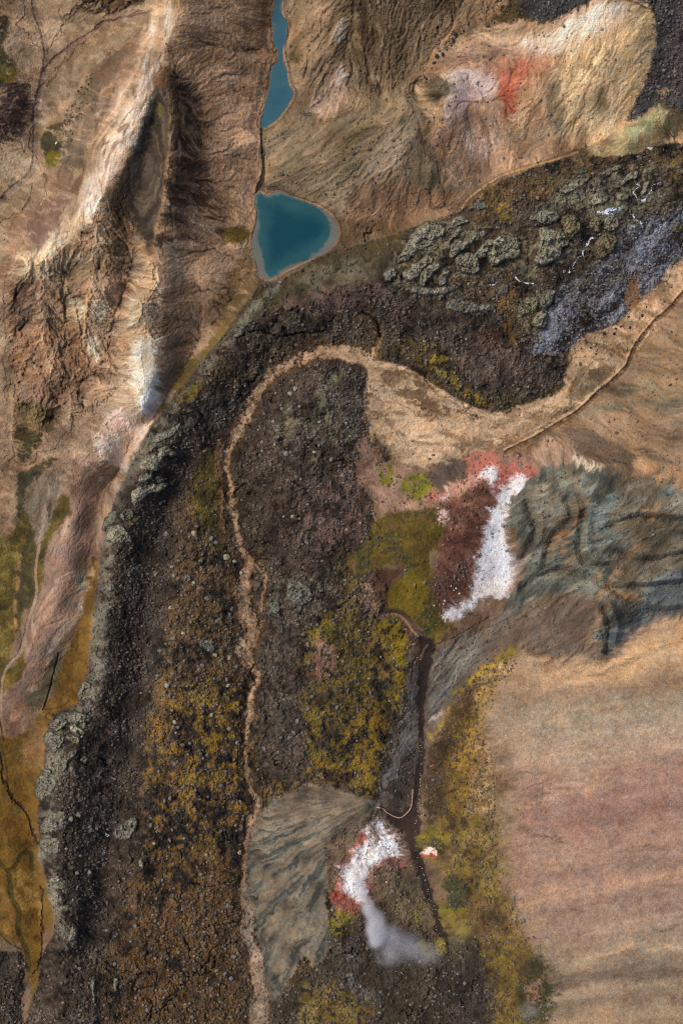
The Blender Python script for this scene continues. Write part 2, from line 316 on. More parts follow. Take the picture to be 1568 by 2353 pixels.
for pl in ([(88,205),(115,175),(150,140),(160,115),(200,95),(228,68),(240,46),(290,40),(350,22)], [(112,195),(135,165),(170,120),(210,88),(250,80),(300,52)],
           [(60,-40),(60,30),(45,60),(75,90),(95,110)], [(130,20),(140,60),(130,90),(110,120)], [(150,80),(140,60),(165,20)], [(90,230),(70,330),(90,380),(105,420),(90,470),(60,530)],
           [(100,380),(108,430),(95,480),(50,560),(20,620)],[(20,560),(40,500),(65,460),(70,420)], [(0,520),(30,500),(60,470)], [(10,700),(14,640),(30,580)], [(8,900),(15,800),(8,700),(30,620)], [(22,990),(18,930),(20,860)]):
    Ln(pl, (98,72,50), 1.4, 1.4, .75, edge='w', dh=-.3)
P([(300,80),(330,60),(372,55),(340,150),(290,230),(240,300),(200,350),(165,420),(130,440),(135,370),(150,290),(205,175),(260,120)], (124,101,80), rid=HILL, soft=10, gul=.3)
P([(370,30),(345,110),(300,170),(270,220),(250,200),(290,130),(330,60)], (148,118,90), soft=12, op=.8)
P([(240,120),(262,110),(285,120),(275,160),(250,170)], (98,78,56), soft=8, mod=('l',.35,.6))
P([(146,275),(205,172),(216,190),(190,260),(165,330),(140,370)], (88,82,60), soft=5, mod=('x',.3,.6), rub=.5, rid=SCREE)
P([(190,260),(230,280),(200,350),(160,430),(138,430),(140,350)], (108,96,76), soft=10, op=.8, mod=('x',.2,.6))
Ln([(206,168),(170,215),(142,262),(132,285)], (156,130,100), 3.6, 2, .9)
P([(103,300),(130,283),(145,300),(140,330),(135,360),(112,380),(95,330)], (60,58,38), soft=3, rid=MOSS)
P([(108,350),(137,345),(126,380),(110,384)], (106,98,30), soft=4, rid=MOSS)
Ln([(92,318),(105,292),(128,282)], (150,124,92), 3, 1.5, .9)
P([(110,380),(160,390),(165,440),(130,470),(90,500),(50,560),(20,610),(40,640),(0,700),(0,560),(60,480),(100,440)], (140,110,84), soft=10, op=.7)
P([(90,470),(130,450),(160,440),(150,490),(110,530),(85,560),(60,540)], (124,96,80), soft=8)
Ln([(165,455),(140,445),(125,450),(110,445),(95,468)], (166,140,110), 4, 3, .8)
P([(165,420),(195,395),(185,445),(160,450)], (96,70,46), soft=6, op=.7, mod=('m',.35,.55))
# -- main pale ridge
RIDGE = [(440,-60),(375,-60),(350,50),(335,110),(300,170),(260,240),(225,290),(200,340),(190,390),(150,480),(100,560),(40,600),(70,622),(130,592),(200,520),(240,440),(285,380),(322,300),(352,220),(378,130),(400,50)]
P(RIDGE, (186,156,122), soft=8, rid=HILL, gul=.5)
P([(345,60),(318,150),(262,245),(226,330),(196,410),(150,490),(90,570),(40,600),(66,618),(130,588),(200,512),(242,440),(285,378),(322,298),(350,215),(374,130)], (200,172,140), soft=12, op=.9)
P([(335,170),(290,250),(236,340),(196,430),(178,490),(200,505),(248,428),(288,360),(322,290),(350,200),(370,140)], (224,204,180), soft=7, op=.95)
P([(345,60),(300,180),(226,330),(150,490),(200,505),(250,430),(350,200),(374,130)], (150,118,88), soft=8, op=.75, mod=('l2',.56,.74))
for q_ in ([(255,250),(262,243),(256,262)],[(300,222),(308,214),(303,232)],[(235,330),(240,318),(246,330),(238,342)],[(318,240),(322,232),(324,246)],[(276,300),(284,290),(282,306)],[(165,430),(195,405),(180,440),(170,450)],[(340,150),(346,140),(345,160)]): P(q_, (92,64,42), soft=3, op=.8)
P([(260,210),(315,140),(350,80),(345,160),(300,230),(250,300),(215,330),(225,280)], (168,138,112), soft=10, op=.6, mod=('l',.35,.65))
P([(195,480),(175,500),(110,560),(45,600),(60,612),(130,580),(200,515)], (214,188,152), soft=5)
P(RIDGE, (132,104,78), soft=4, mod=('l',.60,.80), op=.75)
P([(385,-40),(415,-40),(415,40),(400,70),(385,60)], (206,196,172), soft=8, op=.8)
P([(400,0),(440,-20),(430,60),(410,90),(395,110)], (190,160,118), soft=8, op=.8)
Ln([(352,50),(345,110),(330,160)], (205,190,168), 4, 3, .8)
# -- bowl between the crests
BOWL = [(362,185),(380,190),(388,300),(376,420),(360,500),(345,568),(325,568),(290,530),(255,470),(265,432),(300,360),(327,290),(350,215)]
P(BOWL, (68,56,43), soft=6, rid=HILL, gul=.1)
s = box(BOWL, 20)
ex = (US[s] - 336 - (V[s] - 380) * -0.10) / 0.36; ey = (V[s] - 385)
rr = np.sqrt(ex ** 2 + (ey * 0.9) ** 2) + 34 * (nm[s] - .5) + 14 * (nf[s] - .5)
d, _, ins = seg_dist(US[s], VS[s], spline(BOWL, True, 4), True); msk = sm(-3, 8, np.where(ins, d, -d))
bnd = .55 * sm(-.5, .9, np.sin(rr * 0.16) + .7 * np.sin(rr * .31 + 1)) + .4 * (L1[s] - .5)
apply(s, msk * np.clip(bnd * .75, 0, 1), (108,94,74), {}, None)
apply(s, msk * sm(.2, .95, np.sin(rr * 0.115 + 2.5)) * .8, (50,40,31), {}, None)
P([(250,470),(290,400),(320,320),(330,330),(300,420),(290,520),(270,500)], (112,98,74), soft=10, op=.5)
Ln([(350,290),(330,310),(318,345),(312,400)], (98,92,78), 3, 3, .7)
Ln([(355,215),(340,250),(338,280)], (112,100,80), 5, 4, .7)
P([(362,230),(372,240),(370,262),(362,256)], (92,84,32), soft=4)
P([(345,190),(372,150),(385,170),(380,200)], (112,78,50), soft=8, op=.8)
# -- brown slopes between the crest and the lake
P([(405,-60),(640,-60),(628,50),(635,130),(618,220),(600,290),(598,400),(585,450),(578,560),(590,640),(500,760),(430,850),(365,960),(352,900),(364,700),(352,570),(378,430),(392,250),(386,120),(402,50)], (176,141,106), soft=5, edge='s', rid=HILL, gul=.45)
P([(405,-60),(640,-60),(628,50),(630,130),(540,110),(470,60),(410,40)], (172,138,104), soft=10, op=.8)
P([(500,150),(560,160),(600,200),(595,270),(600,300),(590,420),(560,440),(520,400),(505,260)], (184,148,114), soft=14)
P([(540,150),(620,170),(600,180),(560,175)], (112,94,74), soft=10, op=.6)
P([(560,60),(600,70),(620,60),(628,0),(590,-20),(600,20)], (98,76,50), soft=10, op=.6, mod=('fx',.3,.6))
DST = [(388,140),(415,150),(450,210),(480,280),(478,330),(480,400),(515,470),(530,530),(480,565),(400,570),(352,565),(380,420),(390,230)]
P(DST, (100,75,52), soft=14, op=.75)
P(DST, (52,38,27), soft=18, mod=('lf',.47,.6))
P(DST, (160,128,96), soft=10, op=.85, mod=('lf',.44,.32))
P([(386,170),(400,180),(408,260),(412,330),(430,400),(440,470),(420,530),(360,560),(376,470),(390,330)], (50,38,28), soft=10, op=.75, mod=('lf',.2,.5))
P([(405,60),(440,62),(480,72),(520,95),(620,118),(600,122),(520,108),(470,105),(430,95)], (84,66,42), soft=6, op=.85, mod=('lf',.35,.55))
Ln([(455,92),(510,105),(560,112),(620,120)], (84,64,44), 2, 1.5, .8); Ln([(560,108),(600,112),(628,118)], (176,142,100), 1.6, 1.5, .8)
P([(460,240),(500,230),(510,260),(495,290),(470,280)], (88,66,44), soft=8, op=.5, mod=('lf',.4,.6))
P([(400,440),(470,430),(560,430),(580,470),(570,540),(500,540),(440,500)], (160,128,98), soft=14, op=.7, mod=('nm' if 0 else 'lf',.55,.35))
P([(430,480),(470,490),(500,520),(480,540),(440,520)], (172,146,120), soft=8, op=.7, mod=('fx',.4,.6))
for k, pl in enumerate(([(410,310),(460,318),(520,330),(560,345)], [(400,385),(470,388),(530,392),(590,395)], [(430,450),(480,470),(530,500)], [(420,500),(470,530),(540,560)], [(415,365),(450,372),(500,378)], [(440,520),(490,548),(560,590)])):
    Ln(pl, (70,52,36), 2.6, 3, .7, edge='w', mod=('f',.3,.5))
P([(352,575),(520,570),(580,590),(590,650),(480,760),(390,900),(364,920),(362,760)], (164,133,102), soft=10, rid=HILL, gul=.4)
P([(366,660),(420,640),(470,700),(440,800),(390,890),(364,900)], (122,98,76), soft=16, op=.8, mod=('l2',.1,.6))
P([(362,590),(384,600),(400,660),(380,700),(364,690)], (150,120,94), soft=12, op=.7)
P([(400,850),(430,820),(440,840),(400,900),(370,950),(365,900)], (140,124,100), soft=8, op=.6)
Ln([(436,706),(448,728),(458,740)], (190,184,172), 1.6, 1.6, .9, mod=('x',.4,.5)); Ln([(398,760),(410,775),(418,800)], (188,182,170), 1.8, 1.5, .8, mod=('x',.45,.55))
P([(520,530),(560,520),(575,545),(550,562),(525,556)], (96,80,34), soft=8, rid=MOSS)
P([(500,680),(545,600),(590,560),(596,650),(560,690),(520,735),(470,780)], (98,78,42), soft=14, op=.85, mod=('f',.25,.55))
P([(425,830),(470,800),(540,700),(560,720),(500,790),(440,870),(375,960),(362,950),(385,900)], (96,82,36), soft=7, op=.9, mod=('f',.2,.5), rid=MOSS)
# -- eroded slope facing left
ER = [(20,620),(60,600),(130,590),(250,470),(330,560),(352,620),(362,760),(350,800),(260,900),(230,930),(150,975),(60,960),(40,900),(20,750)]
P(ER, (156,126,96), soft=6, rid=HILL, gul=1.3, rock=.1)
P(ER, (84,63,44), soft=10, mod=('lf',.54,.7), op=.7)
P(ER, (170,150,116), soft=10, mod=('l2',.36,.2), op=.7)
P([(40,620),(190,570),(240,540),(230,600),(120,640),(40,650)], (150,128,98), soft=10, op=.5)
P([(28,650),(75,640),(110,700),(120,745),(70,760),(30,760)], (78,61,46), soft=8, op=.85, mod=('f',.2,.5))
P([(40,760),(90,750),(180,770),(215,850),(170,930),(60,940),(44,880)], (156,118,86), soft=12, op=.8, mod=('l2',.2,.5))
P([(60,860),(180,880),(200,900),(140,960),(60,950)], (118,96,76), soft=14, op=.7)
P([(90,600),(160,590),(230,560),(250,500),(290,540),(260,620),(200,640),(150,660)], (120,100,72), soft=12, op=.6)
for a in ([(152,680),(165,688),(195,700),(196,738),(176,728),(160,700)], [(300,690),(318,672),(332,700),(325,760),(305,750)], [(205,780),(228,778),(226,830),(210,820)], [(215,700),(235,690),(240,740),(225,750)]):
    P(a, (186,176,146), soft=5, op=.85, mod=('lf',.25,.5))
Ln([(345,595),(356,630),(363,680),(364,700)], (206,176,136), 4, 4, .9)
P([(300,803),(330,782),(360,778),(362,888),(352,948),(312,938),(300,868)], (204,192,168), soft=6, op=.95, gul=.5)
P([(300,803),(345,778),(360,778),(360,888),(340,900),(312,938)], (150,140,110), soft=6, op=.6, mod=('l',.5,.7))
P([(255,880),(300,800),(300,870),(312,940),(280,960),(250,940)], (150,124,94), soft=8, op=.9)
for pl in ([(138,640),(150,700),(148,800),(145,910)],[(175,690),(190,760),(185,830)],[(250,560),(262,600),(240,650)],[(205,600),(215,640),(203,700)],[(285,600),(280,700),(262,760)],[(320,620),(316,670),(300,740)],[(110,700),(140,800),(145,880)],[(178,820),(186,870)], [(252,880),(262,820),(290,740),(325,690)]):
    Ln(pl, (66,48,34), 1.4, 2.4, .65, edge='w', dh=-.6)
for pl in ([(150,660),(168,700),(186,770),(190,800)],[(215,640),(205,700),(200,780)],[(236,660),(250,700),(262,740)],[(318,650),(345,600),(350,640)]):
    Ln(pl, (178,150,112), 3, 2.5, .75, edge='w', dh=.8)
P([(178,665),(192,675),(194,690),(182,686)], (88,36,36), soft=3, op=.8)
# -- white and pink apron, tan flat
P([(0,880),(40,960),(150,970),(230,930),(290,900),(270,1000),(250,1100),(150,1120),(100,1080),(40,1080),(0,1080)], (150,124,98), soft=10, rid=WASH, gul=.4, wash=.5)
P([(215,1013),(250,960),(282,935),(300,968),(347,960),(325,1010),(310,1038),(290,1083),(262,1072),(222,1048)], (218,196,176), soft=6, rid=CRUST, gul=.5)
P([(240,1000),(255,950),(285,950),(288,985),(265,1005)], (190,128,116), soft=7, op=.75, mod=('l1',.3,.6))
P([(335,930),(352,935),(350,960),(335,960)], (196,150,140), soft=5, op=.6)
P([(285,1000),(312,990),(300,1050),(275,1070)], (206,164,130), soft=6, op=.6, mod=('l',.4,.6))
P([(140,1060),(220,1050),(270,1100),(290,1090),(280,1130),(240,1180),(150,1150)], (150,120,96), soft=8)
P([(40,968),(95,998),(90,1028),(65,1053),(40,1058)], (58,54,32), soft=4, rid=MOSS)
P([(44,920),(110,950),(130,985),(90,995),(45,972)], (96,80,46), soft=8, op=.85)
Ln([(33,880),(36,930),(37,1000),(35,1060),(68,1066),(90,1045),(130,1030),(165,990),(172,960)], (112,86,62), 1.6, 1.6, .8, edge='w', dh=-.3)
Ln([(28,890),(30,1000),(30,1062),(66,1074),(100,1052),(140,1040)], (172,140,108), 3, 2, .8)
P([(33,1093),(60,1080),(90,1063),(135,1053),(100,1088),(65,1128),(60,1180),(85,1200),(82,1290),(60,1290),(45,1180)], (60,58,40), soft=4, rid=MOSS)
P([(-50,1080),(30,1070),(28,1150),(22,1220),(0,1290),(-50,1300)], (150,122,94), soft=5, rid=WASH)
P([(58,1180),(75,1110),(130,1070),(170,1060),(155,1110),(130,1170),(95,1250),(85,1240)], (128,112,90), soft=7)
P([(100,1180),(128,1110),(150,1080),(140,1140),(112,1230),(95,1262)], (164,146,126), soft=6, op=.8, mod=('lf',.3,.6))
MD = [(160,1085),(200,1058),(245,1075),(255,1120),(285,1095),(262,1160),(240,1240),(218,1300),(203,1370),(190,1400),(150,1450),(120,1500),(80,1560),(45,1640),(55,1680),(20,1695),(-5,1600),(40,1520),(70,1450),(82,1400),(95,1330),(112,1250),(140,1180),(150,1120)]
P(MD, (142,114,95), soft=5, rid=HILL, gul=.15)
P([(165,1090),(200,1062),(240,1085),(240,1140),(190,1160),(160,1140)], (116,92,76), soft=10)
P(MD, (170,138,110), soft=8, op=.7, mod=('m',.52,.7)); P(MD, (104,82,66), soft=8, op=.6, mod=('l3',.6,.8))
P([(225,1190),(262,1130),(280,1095),(262,1150),(245,1180)], (184,156,126), soft=6, op=.9)
Ln([(190,1385),(184,1405),(160,1435),(135,1460),(115,1490)], (216,190,160), 7, 5, .9)
Ln([(240,1185),(225,1230),(205,1290)], (170,136,108), 6, 6, .7, mod=('f',.35,.6))
Ln([(115,1490),(105,1530),(75,1575),(55,1610)], (190,158,126), 5, 4, .8, mod=('f',.3,.6))
P([(40,1610),(75,1600),(60,1660),(48,1690),(30,1680)], (130,88,64), soft=8, op=.6, mod=('f',.4,.6))
P([(150,1130),(165,1165),(140,1205),(112,1262),(100,1330),(78,1395),(84,1300),(100,1240),(125,1170)], (84,72,34), soft=5, rid=MOSS)
P([(-60,1300),(20,1225),(60,1190),(85,1250),(80,1380),(50,1405),(30,1485),(15,1545),(-5,1560),(-60,1560)], (84,74,36), soft=5, rid=MOSS); P([(-60,1300),(20,1225),(60,1190),(85,1250),(80,1380),(50,1405),(30,1485),(15,1545),(-5,1560),(-60,1560)], (106,92,46), soft=5, op=.7, mod=('f',.5,.65))
P([(40,1180),(85,1200),(80,1300),(72,1390),(48,1400),(36,1470),(30,1400),(50,1290)], (58,54,34), soft=6, op=.9, mod=('m',.3,.5))
Ln([(47,1280),(42,1340),(36,1370),(34,1420),(36,1460),(28,1510)], (134,104,70), 4, 3, .8, mod=('f',.3,.5))
P([(-50,1560),(10,1540),(30,1530),(60,1490),(45,1560),(10,1600),(-5,1680),(-50,1700)], (100,84,36), soft=4, rid=MOSS)
Ln([(92,1250),(84,1300),(82,1370),(66,1420),(50,1490),(22,1525),(6,1555),(2,1640),(12,1700)], (150,124,102), 3.4, 1.6, .95, dh=-.3, rid=WASH)
P([(172,1320),(195,1310),(210,1320),(200,1350),(185,1365),(178,1345)], (110,112,100), soft=4, rid=LAVA, rock=.4)
P([(200,1300),(222,1285),(222,1440),(195,1600),(150,1650),(95,1660),(130,1540),(185,1430),(200,1370)], (98,73,30), soft=5, rid=MOSS, gul=.1)
P([(95,1560),(125,1500),(145,1510),(125,1600),(95,1620),(70,1610)], (96,88,66), soft=6, op=.9)
Ln([(135,1500),(122,1560),(108,1610),(100,1630)], (44,34,26), 1.8, 1.2, .95, dh=-.6); Ln([(100,1630),(140,1625),(160,1610)], (50,38,28), 1.5, 1.2, .8)
P([(270,880),(300,790),(330,740),(362,700),(362,900),(350,955),(300,1060),(262,1070),(215,1040),(235,960)], (204,180,150), soft=14, op=.8, mod=('lf',.62,.4), gul=.5)
P([(300,810),(345,770),(361,780),(361,890),(345,945),(318,930)], (220,210,188), soft=8, op=.85, mod=('lf',.7,.45), gul=.3)
P([(175,900),(260,880),(290,930),(215,1010),(120,1080),(90,1100),(110,1050)], (170,142,114), soft=16, op=.7, mod=('lf',.6,.35))
P([(60,605),(150,592),(240,545),(250,580),(150,625),(60,650)], (206,182,144), soft=9, op=.8, mod=('l2',.6,.35)); P([(120,640),(160,640),(170,760),(150,860),(110,780)], (176,142,106), soft=10, op=.6, mod=('lf',.55,.35)); P([(290,600),(350,600),(362,760),(320,800),(280,760)], (184,160,124), soft=12, op=.65, mod=('l2',.6,.35))
P([(235,1110),(270,1100),(235,1230),(205,1340),(180,1400),(120,1480),(170,1380),(215,1250)], (186,156,126), soft=10, op=.7, mod=('f',.6,.35))
# -- lower left moss
P([(-350,1620),(0,1690),(60,1680),(110,1640),(112,1800),(88,1900),(97,2000),(128,2120),(92,2190),(86,2700),(50,2700),(50,2170),(-350,2150)], (112,84,32), soft=6, rid=MOSS, gul=.1)
P([(-350,1620),(0,1690),(60,1680),(110,1640),(112,1800),(88,1900),(97,2000),(128,2120),(92,2190),(86,2700),(50,2700),(50,2170),(-350,2150)], (76,62,32), soft=6, op=.7, mod=('m',.5,.72))
P([(60,1680),(105,1670),(110,1740),(70,1760),(50,1720)], (116,88,58), soft=10, op=.8)
P([(30,2010),(60,2005),(90,2080),(85,2140),(60,2130),(40,2100)], (140,112,60), soft=5, op=.7, mod=('m',.4,.6))
P([(0,2040),(20,2060),(40,2110),(60,2200),(40,2160),(0,2120)], (132,100,50), soft=6, op=.6)
Ln([(0,1979),(22,2000),(45,1978),(52,1962),(75,1962),(74,1998)], (62,54,22), 5, 3, .8, dh=-.3); Ln([(22,2000),(28,2060),(45,2090),(45,2140),(62,2180),(68,2230)], (70,62,24), 6, 3, .85, dh=-.3)
Ln([(0,1900),(18,1915),(24,1945)], (90,70,34), 3, 2, .7)
Ln([(-5,1690),(0,1720),(10,1774),(30,1829),(55,1859),(72,1894),(85,1939)], (50,40,31), 2.8, 2, .9, edge='w', dh=-.6); Ln([(-20,1600),(0,1700),(16,1760),(20,1800)], (60,50,30), 2, 2, .8)
Ln([(93,2035),(95,2110),(94,2189),(80,2238)], (54,44,34), 2.2, 2, .9, edge='w', dh=-.5); Ln([(0,2140),(22,2165),(50,2180)], (52,42,30), 2, 1.4, .9)
P([(-350,2185),(0,2185),(48,2190),(56,2230),(54,2352),(50,2700),(-350,2700)], (64,57,50), soft=4, rub=1, **lava)

# -- one big lava mass in the middle
BIG = [(600,655),(640,645),(700,612),(770,572),(850,545),(915,530),(1000,505),(1060,480),(1110,440),(1180,402),(1300,362),(1400,350),(1480,345),(1568,325),(1920,330),(1920,380),(1568,600),(1460,700),(1310,800),(1290,905),(1130,945),(980,880),(860,835),(845,940),(900,1050),(850,1100),(900,1400),(1000,1480),(950,1700),(870,1830),(1000,2180),(1100,2150),(1260,2260),(1250,2700),(90,2700),(88,2260),(100,2190),(128,2130),(116,2060),(98,1980),(86,1870),(96,1800),(108,1700),(122,1642),(190,1602),(214,1450),(226,1320),(242,1240),(258,1160),(292,1090),(332,1000),(362,958),(440,860),(520,760),(560,700)]
P(BIG, (66,56,46), soft=4, edge='s', rub=.7, **lava)
P(BIG, (90,82,70), soft=4, edge='s', op=.6, mod=('wc',.55,.75)); P(BIG, (40,33,28), soft=4, edge='s', op=.7, mod=('mf',.45,.3))
# slope below the lake
P([(598,660),(640,648),(700,612),(780,572),(860,545),(915,532),(925,600),(900,640),(800,660),(700,700),(620,710),(560,740),(540,740)], (74,66,46), soft=8, rub=.1, rock=.25, cell=.1)
P([(690,640),(760,600),(850,600),(920,610),(900,650),(800,670),(720,690),(640,700)], (104,100,84), soft=14, op=.65, mod=('m',.35,.6))
P([(640,700),(700,675),(800,655),(880,650),(900,672),(800,705),(720,722)], (104,84,78), soft=10, op=.75, mod=('f',.2,.6))
P([(770,560),(860,545),(920,535),(900,570),(800,590)], (66,56,34), soft=10, op=.8)
Ln([(640,655),(600,690),(575,715),(545,760),(500,810),(470,850)], (112,112,98), 9, 8, .85, mod=('mf',.35,.6), rock=.8)
Ln([(545,770),(590,760),(640,780),(700,768),(760,765),(765,790)], (36,30,24), 2.2, 1.8, .9, edge='w', dh=-1); Ln([(604,800),(600,850),(560,890),(545,920)], (34,28,24), 2.4, 2, .9, edge='w', dh=-1); Ln([(700,768),(720,790),(790,785)], (36,30,24), 2, 2, .8, edge='w', dh=-.6)
Ln([(835,715),(855,728),(872,745),(876,775)], (30,26,22), 3, 1.5, .95, edge='w', dh=-1.5); Ln([(815,705),(835,690),(860,680),(900,660),(925,645),(950,630)], (52,42,36), 2, 1.5, .8, edge='w')
P([(430,930),(470,900),(530,870),(560,880),(545,930),(500,960),(440,960)], (74,70,62), soft=10, op=.6, mod=('mf',.35,.6), rock=1)
P([(560,790),(620,790),(700,770),(760,780),(680,810),(600,840),(560,900),(480,900),(430,920),(480,850)], (84,68,40), soft=10, op=.7, mod=('mf',.35,.6))
P([(405,935),(430,890),(455,880),(450,905),(420,945)], (112,98,32), soft=6, op=.85, mod=('f',.3,.5)); P([(480,855),(505,850),(500,875),(480,880)], (104,92,34), soft=5, op=.8, mod=('f',.3,.5))
# upper right field
P([(1062,478),(1115,440),(1200,402),(1330,362),(1568,340),(1568,400),(1440,400),(1300,440),(1200,450),(1120,510),(1060,520)], (84,68,42), soft=10, op=.85, mod=('mf',.25,.55), rub=.6, cell=.4, rid=MOSS)
P([(1100,420),(1150,445),(1200,440),(1160,480),(1120,500),(1090,470)], (98,78,32), soft=10, op=.8, mod=('f',.45,.6)); P([(1215,435),(1260,440),(1260,460),(1225,460)], (104,76,32), soft=6, op=.8, mod=('f',.3,.5))
P([(1140,480),(1160,470),(1180,480),(1170,510),(1145,510)], (112,92,28), soft=5, op=.8, mod=('f',.3,.5)); P([(1530,370),(1600,370),(1600,430),(1540,420)], (104,84,34), soft=8, op=.8, mod=('f',.3,.5))
P([(920,580),(960,540),(1060,500),(1100,510),(1250,540),(1240,620),(1160,680),(1080,680),(1000,660),(930,640)], (84,70,52), soft=12, op=.8, rub=.4, cell=.4)
P([(1150,690),(1200,680),(1270,690),(1250,740),(1190,740)], (92,70,32), soft=10, op=.8, mod=('mf',.3,.5)); 
Ln([(1165,620),(1172,680),(1150,700),(1170,760),(1185,790)], (112,82,26), 8, 7, .85, mod=('f',.4,.55))
P([(1270,440),(1400,400),(1568,390),(1568,560),(1440,560),(1330,600),(1250,560)], (100,98,84), soft=14, op=.7, mod=('mf',.4,.62), rub=.9)
for q_ in ([(890,600),(930,540),(1010,500),(1060,520),(1150,530),(1320,520),(1340,580),(1240,640),(1130,640),(1000,700),(900,660)], [(1270,450),(1340,400),(1480,370),(1530,420),(1500,470),(1400,500),(1300,520)], [(1180,690),(1260,670),(1290,690),(1250,780),(1210,760)]):
    P(q_, (122,120,100), soft=14, op=.85, mod=('rk',.66,.78), rock=1.5); P(q_, (46,42,36), soft=14, op=.7, mod=('rk',.5,.36))
FR = [(1222,802),(1245,770),(1262,690),(1300,650),(1350,630),(1400,560),(1440,520),(1500,500),(1568,480),(1920,250),(1920,360),(1568,592),(1520,640),(1462,700),(1400,750),(1340,762),(1308,800),(1262,812)]
P(FR, (64,60,58), soft=10, mod=('m',.12,.35), rub=1, cell=.8, rid=SCREE)
P(FR, (108,110,116), soft=8, mod=('mf',.46,.66), op=.7)
P(FR, (160,164,172), soft=8, mod=('ds',.58,.72), op=.6); P(FR, (140,143,150), soft=8, mod=('x',.6,.75), op=.6)
P([(1300,650),(1420,590),(1450,640),(1400,680),(1330,700)], (66,58,46), soft=12, op=.75, mod=('m',.4,.6))
P(crop(1176,588,.25,[(1025,400),(1060,290),(1100,200),(1170,160),(1165,260),(1185,400),(1190,500),(1100,530),(1030,470)]), (132,96,64), soft=4, rid=SAND, rub=.2, rock=.1, cell=0)
P([(870,770),(930,780),(1000,800),(1040,860),(1135,930),(1090,925),(1000,880),(940,830),(880,810)], (86,72,34), soft=8, op=.8, mod=('f',.3,.6))
P([(970,790),(1010,800),(1040,850),(1060,890),(1120,910),(1130,930),(1080,920),(1020,870),(985,830)], (122,104,26), soft=7, op=.85, mod=('f',.42,.58), rid=MOSS)
P([(1048,830),(1080,795),(1150,790),(1195,820),(1190,870),(1130,885),(1070,870)], (96,82,74), soft=8, op=.85, rub=.5)
P([(1100,800),(1140,790),(1150,850),(1110,860)], (58,44,42), soft=8, op=.7, mod=('f',.45,.6)); P([(1100,760),(1150,760),(1150,800),(1110,800)], (86,50,36), soft=10, op=.5)
P([(820,700),(860,700),(880,760),(850,790),(820,750)], (70,54,38), soft=8, op=.7); P([(900,680),(950,690),(950,740),(900,740)], (84,62,60), soft=12, op=.5)
P([(805,790),(870,770),(878,800),(860,830),(820,800)], (76,66,30), soft=6, op=.8, mod=('f',.2,.5), rid=MOSS)
P([(1130,900),(1200,920),(1290,890),(1260,920),(1150,945)], (62,58,30), soft=6, op=.7)
# left flow: rim, gully, moss
Ln([(335,1000),(295,1090),(262,1180),(250,1260),(242,1350),(232,1450),(228,1550),(205,1610),(190,1650)], (112,110,98), 16, 10, .9, edge='w', mod=('mf',.34,.6), rock=1.3)
Ln([(190,1650),(150,1680),(128,1740),(112,1790),(104,1870),(112,1960),(126,2050),(150,2110),(165,2160)], (124,122,108), 17, 10, .9, edge='w', mod=('mf',.34,.58), rock=1.3)
P([(300,1030),(345,985),(420,930),(480,920),(450,960),(380,1000),(330,1060),(290,1110)], (96,96,84), soft=8, op=.8, mod=('mf',.35,.6), rock=1.2)
P([(400,1150),(440,1120),(480,1200),(540,1260),(560,1400),(572,1600),(568,1900),(560,2060),(460,2080),(350,2000),(330,1850),(350,1650),(370,1500),(400,1300)], (98,73,34), soft=22, op=.9, mod=('mf',.32,.6), rub=.9, rid=MOSS)
P([(340,1660),(560,1600),(560,1900),(440,1960),(350,1900)], (124,96,30), soft=25, op=.8, mod=('mf',.46,.62))
P([(430,1560),(570,1600),(566,1760),(470,1740)], (134,110,34), soft=20, op=.6, mod=('f',.5,.66))
P([(240,2352),(260,2150),(340,2000),(450,2060),(560,2040),(555,2352),(555,2700),(240,2700)], (82,62,40), soft=20, op=.85, mod=('mf',.3,.6), rub=1)
P([(240,2352),(260,2150),(340,1950),(500,1960),(556,2040),(555,2352),(555,2700),(240,2700)], (92,68,40), soft=24, op=.8, mod=('m',.3,.55))
P([(240,2352),(300,2150),(340,1950),(500,1960),(556,2040),(555,2352),(555,2700),(240,2700)], (110,82,32), soft=20, op=.6, mod=('f',.58,.7))
P([(420,1180),(560,1260),(560,1560),(470,1600),(380,1560),(400,1300)], (86,78,64), soft=20, op=.6, mod=('wc',.45,.65), rub=1)
P([(290,1110),(400,1060),(440,1100),(400,1300),(370,1500),(330,1700),(300,1900),(230,1900),(250,1700),(240,1500),(262,1300)], (62,52,45), soft=14, op=.7, rub=.9)
Ln([(420,1060,20),(380,1180,22),(345,1300,20),(315,1440,20),(300,1560,24),(284,1700,16),(262,1850,13),(240,1960,14),(228,2060,16),(200,2160,12)], (54,45,39), 18, 12, .75, edge='w', cell=.4)
P([(445,1090),(470,1050),(500,1060),(505,1150),(490,1210),(465,1210),(448,1160)], (98,88,24), soft=10, op=.9, mod=('lf',.15,.55), rid=MOSS, cell=.1, rub=.2)
P([(448,1060),(560,1000),(520,1100),(520,1250),(500,1260),(480,1220)], (66,56,30), soft=12, op=.8, cell=.1, rub=.2)
P([(575,1050),(595,1040),(600,1120),(590,1170),(575,1140)], (96,84,24), soft=8, op=.8, mod=('f',.2,.5)); P([(560,1080),(590,1060),(580,1240),(560,1200)], (56,50,26), soft=10, op=.8)
P([(590,1250),(620,1240),(625,1270),(600,1290)], (104,82,28), soft=8, op=.8, mod=('f',.3,.5))
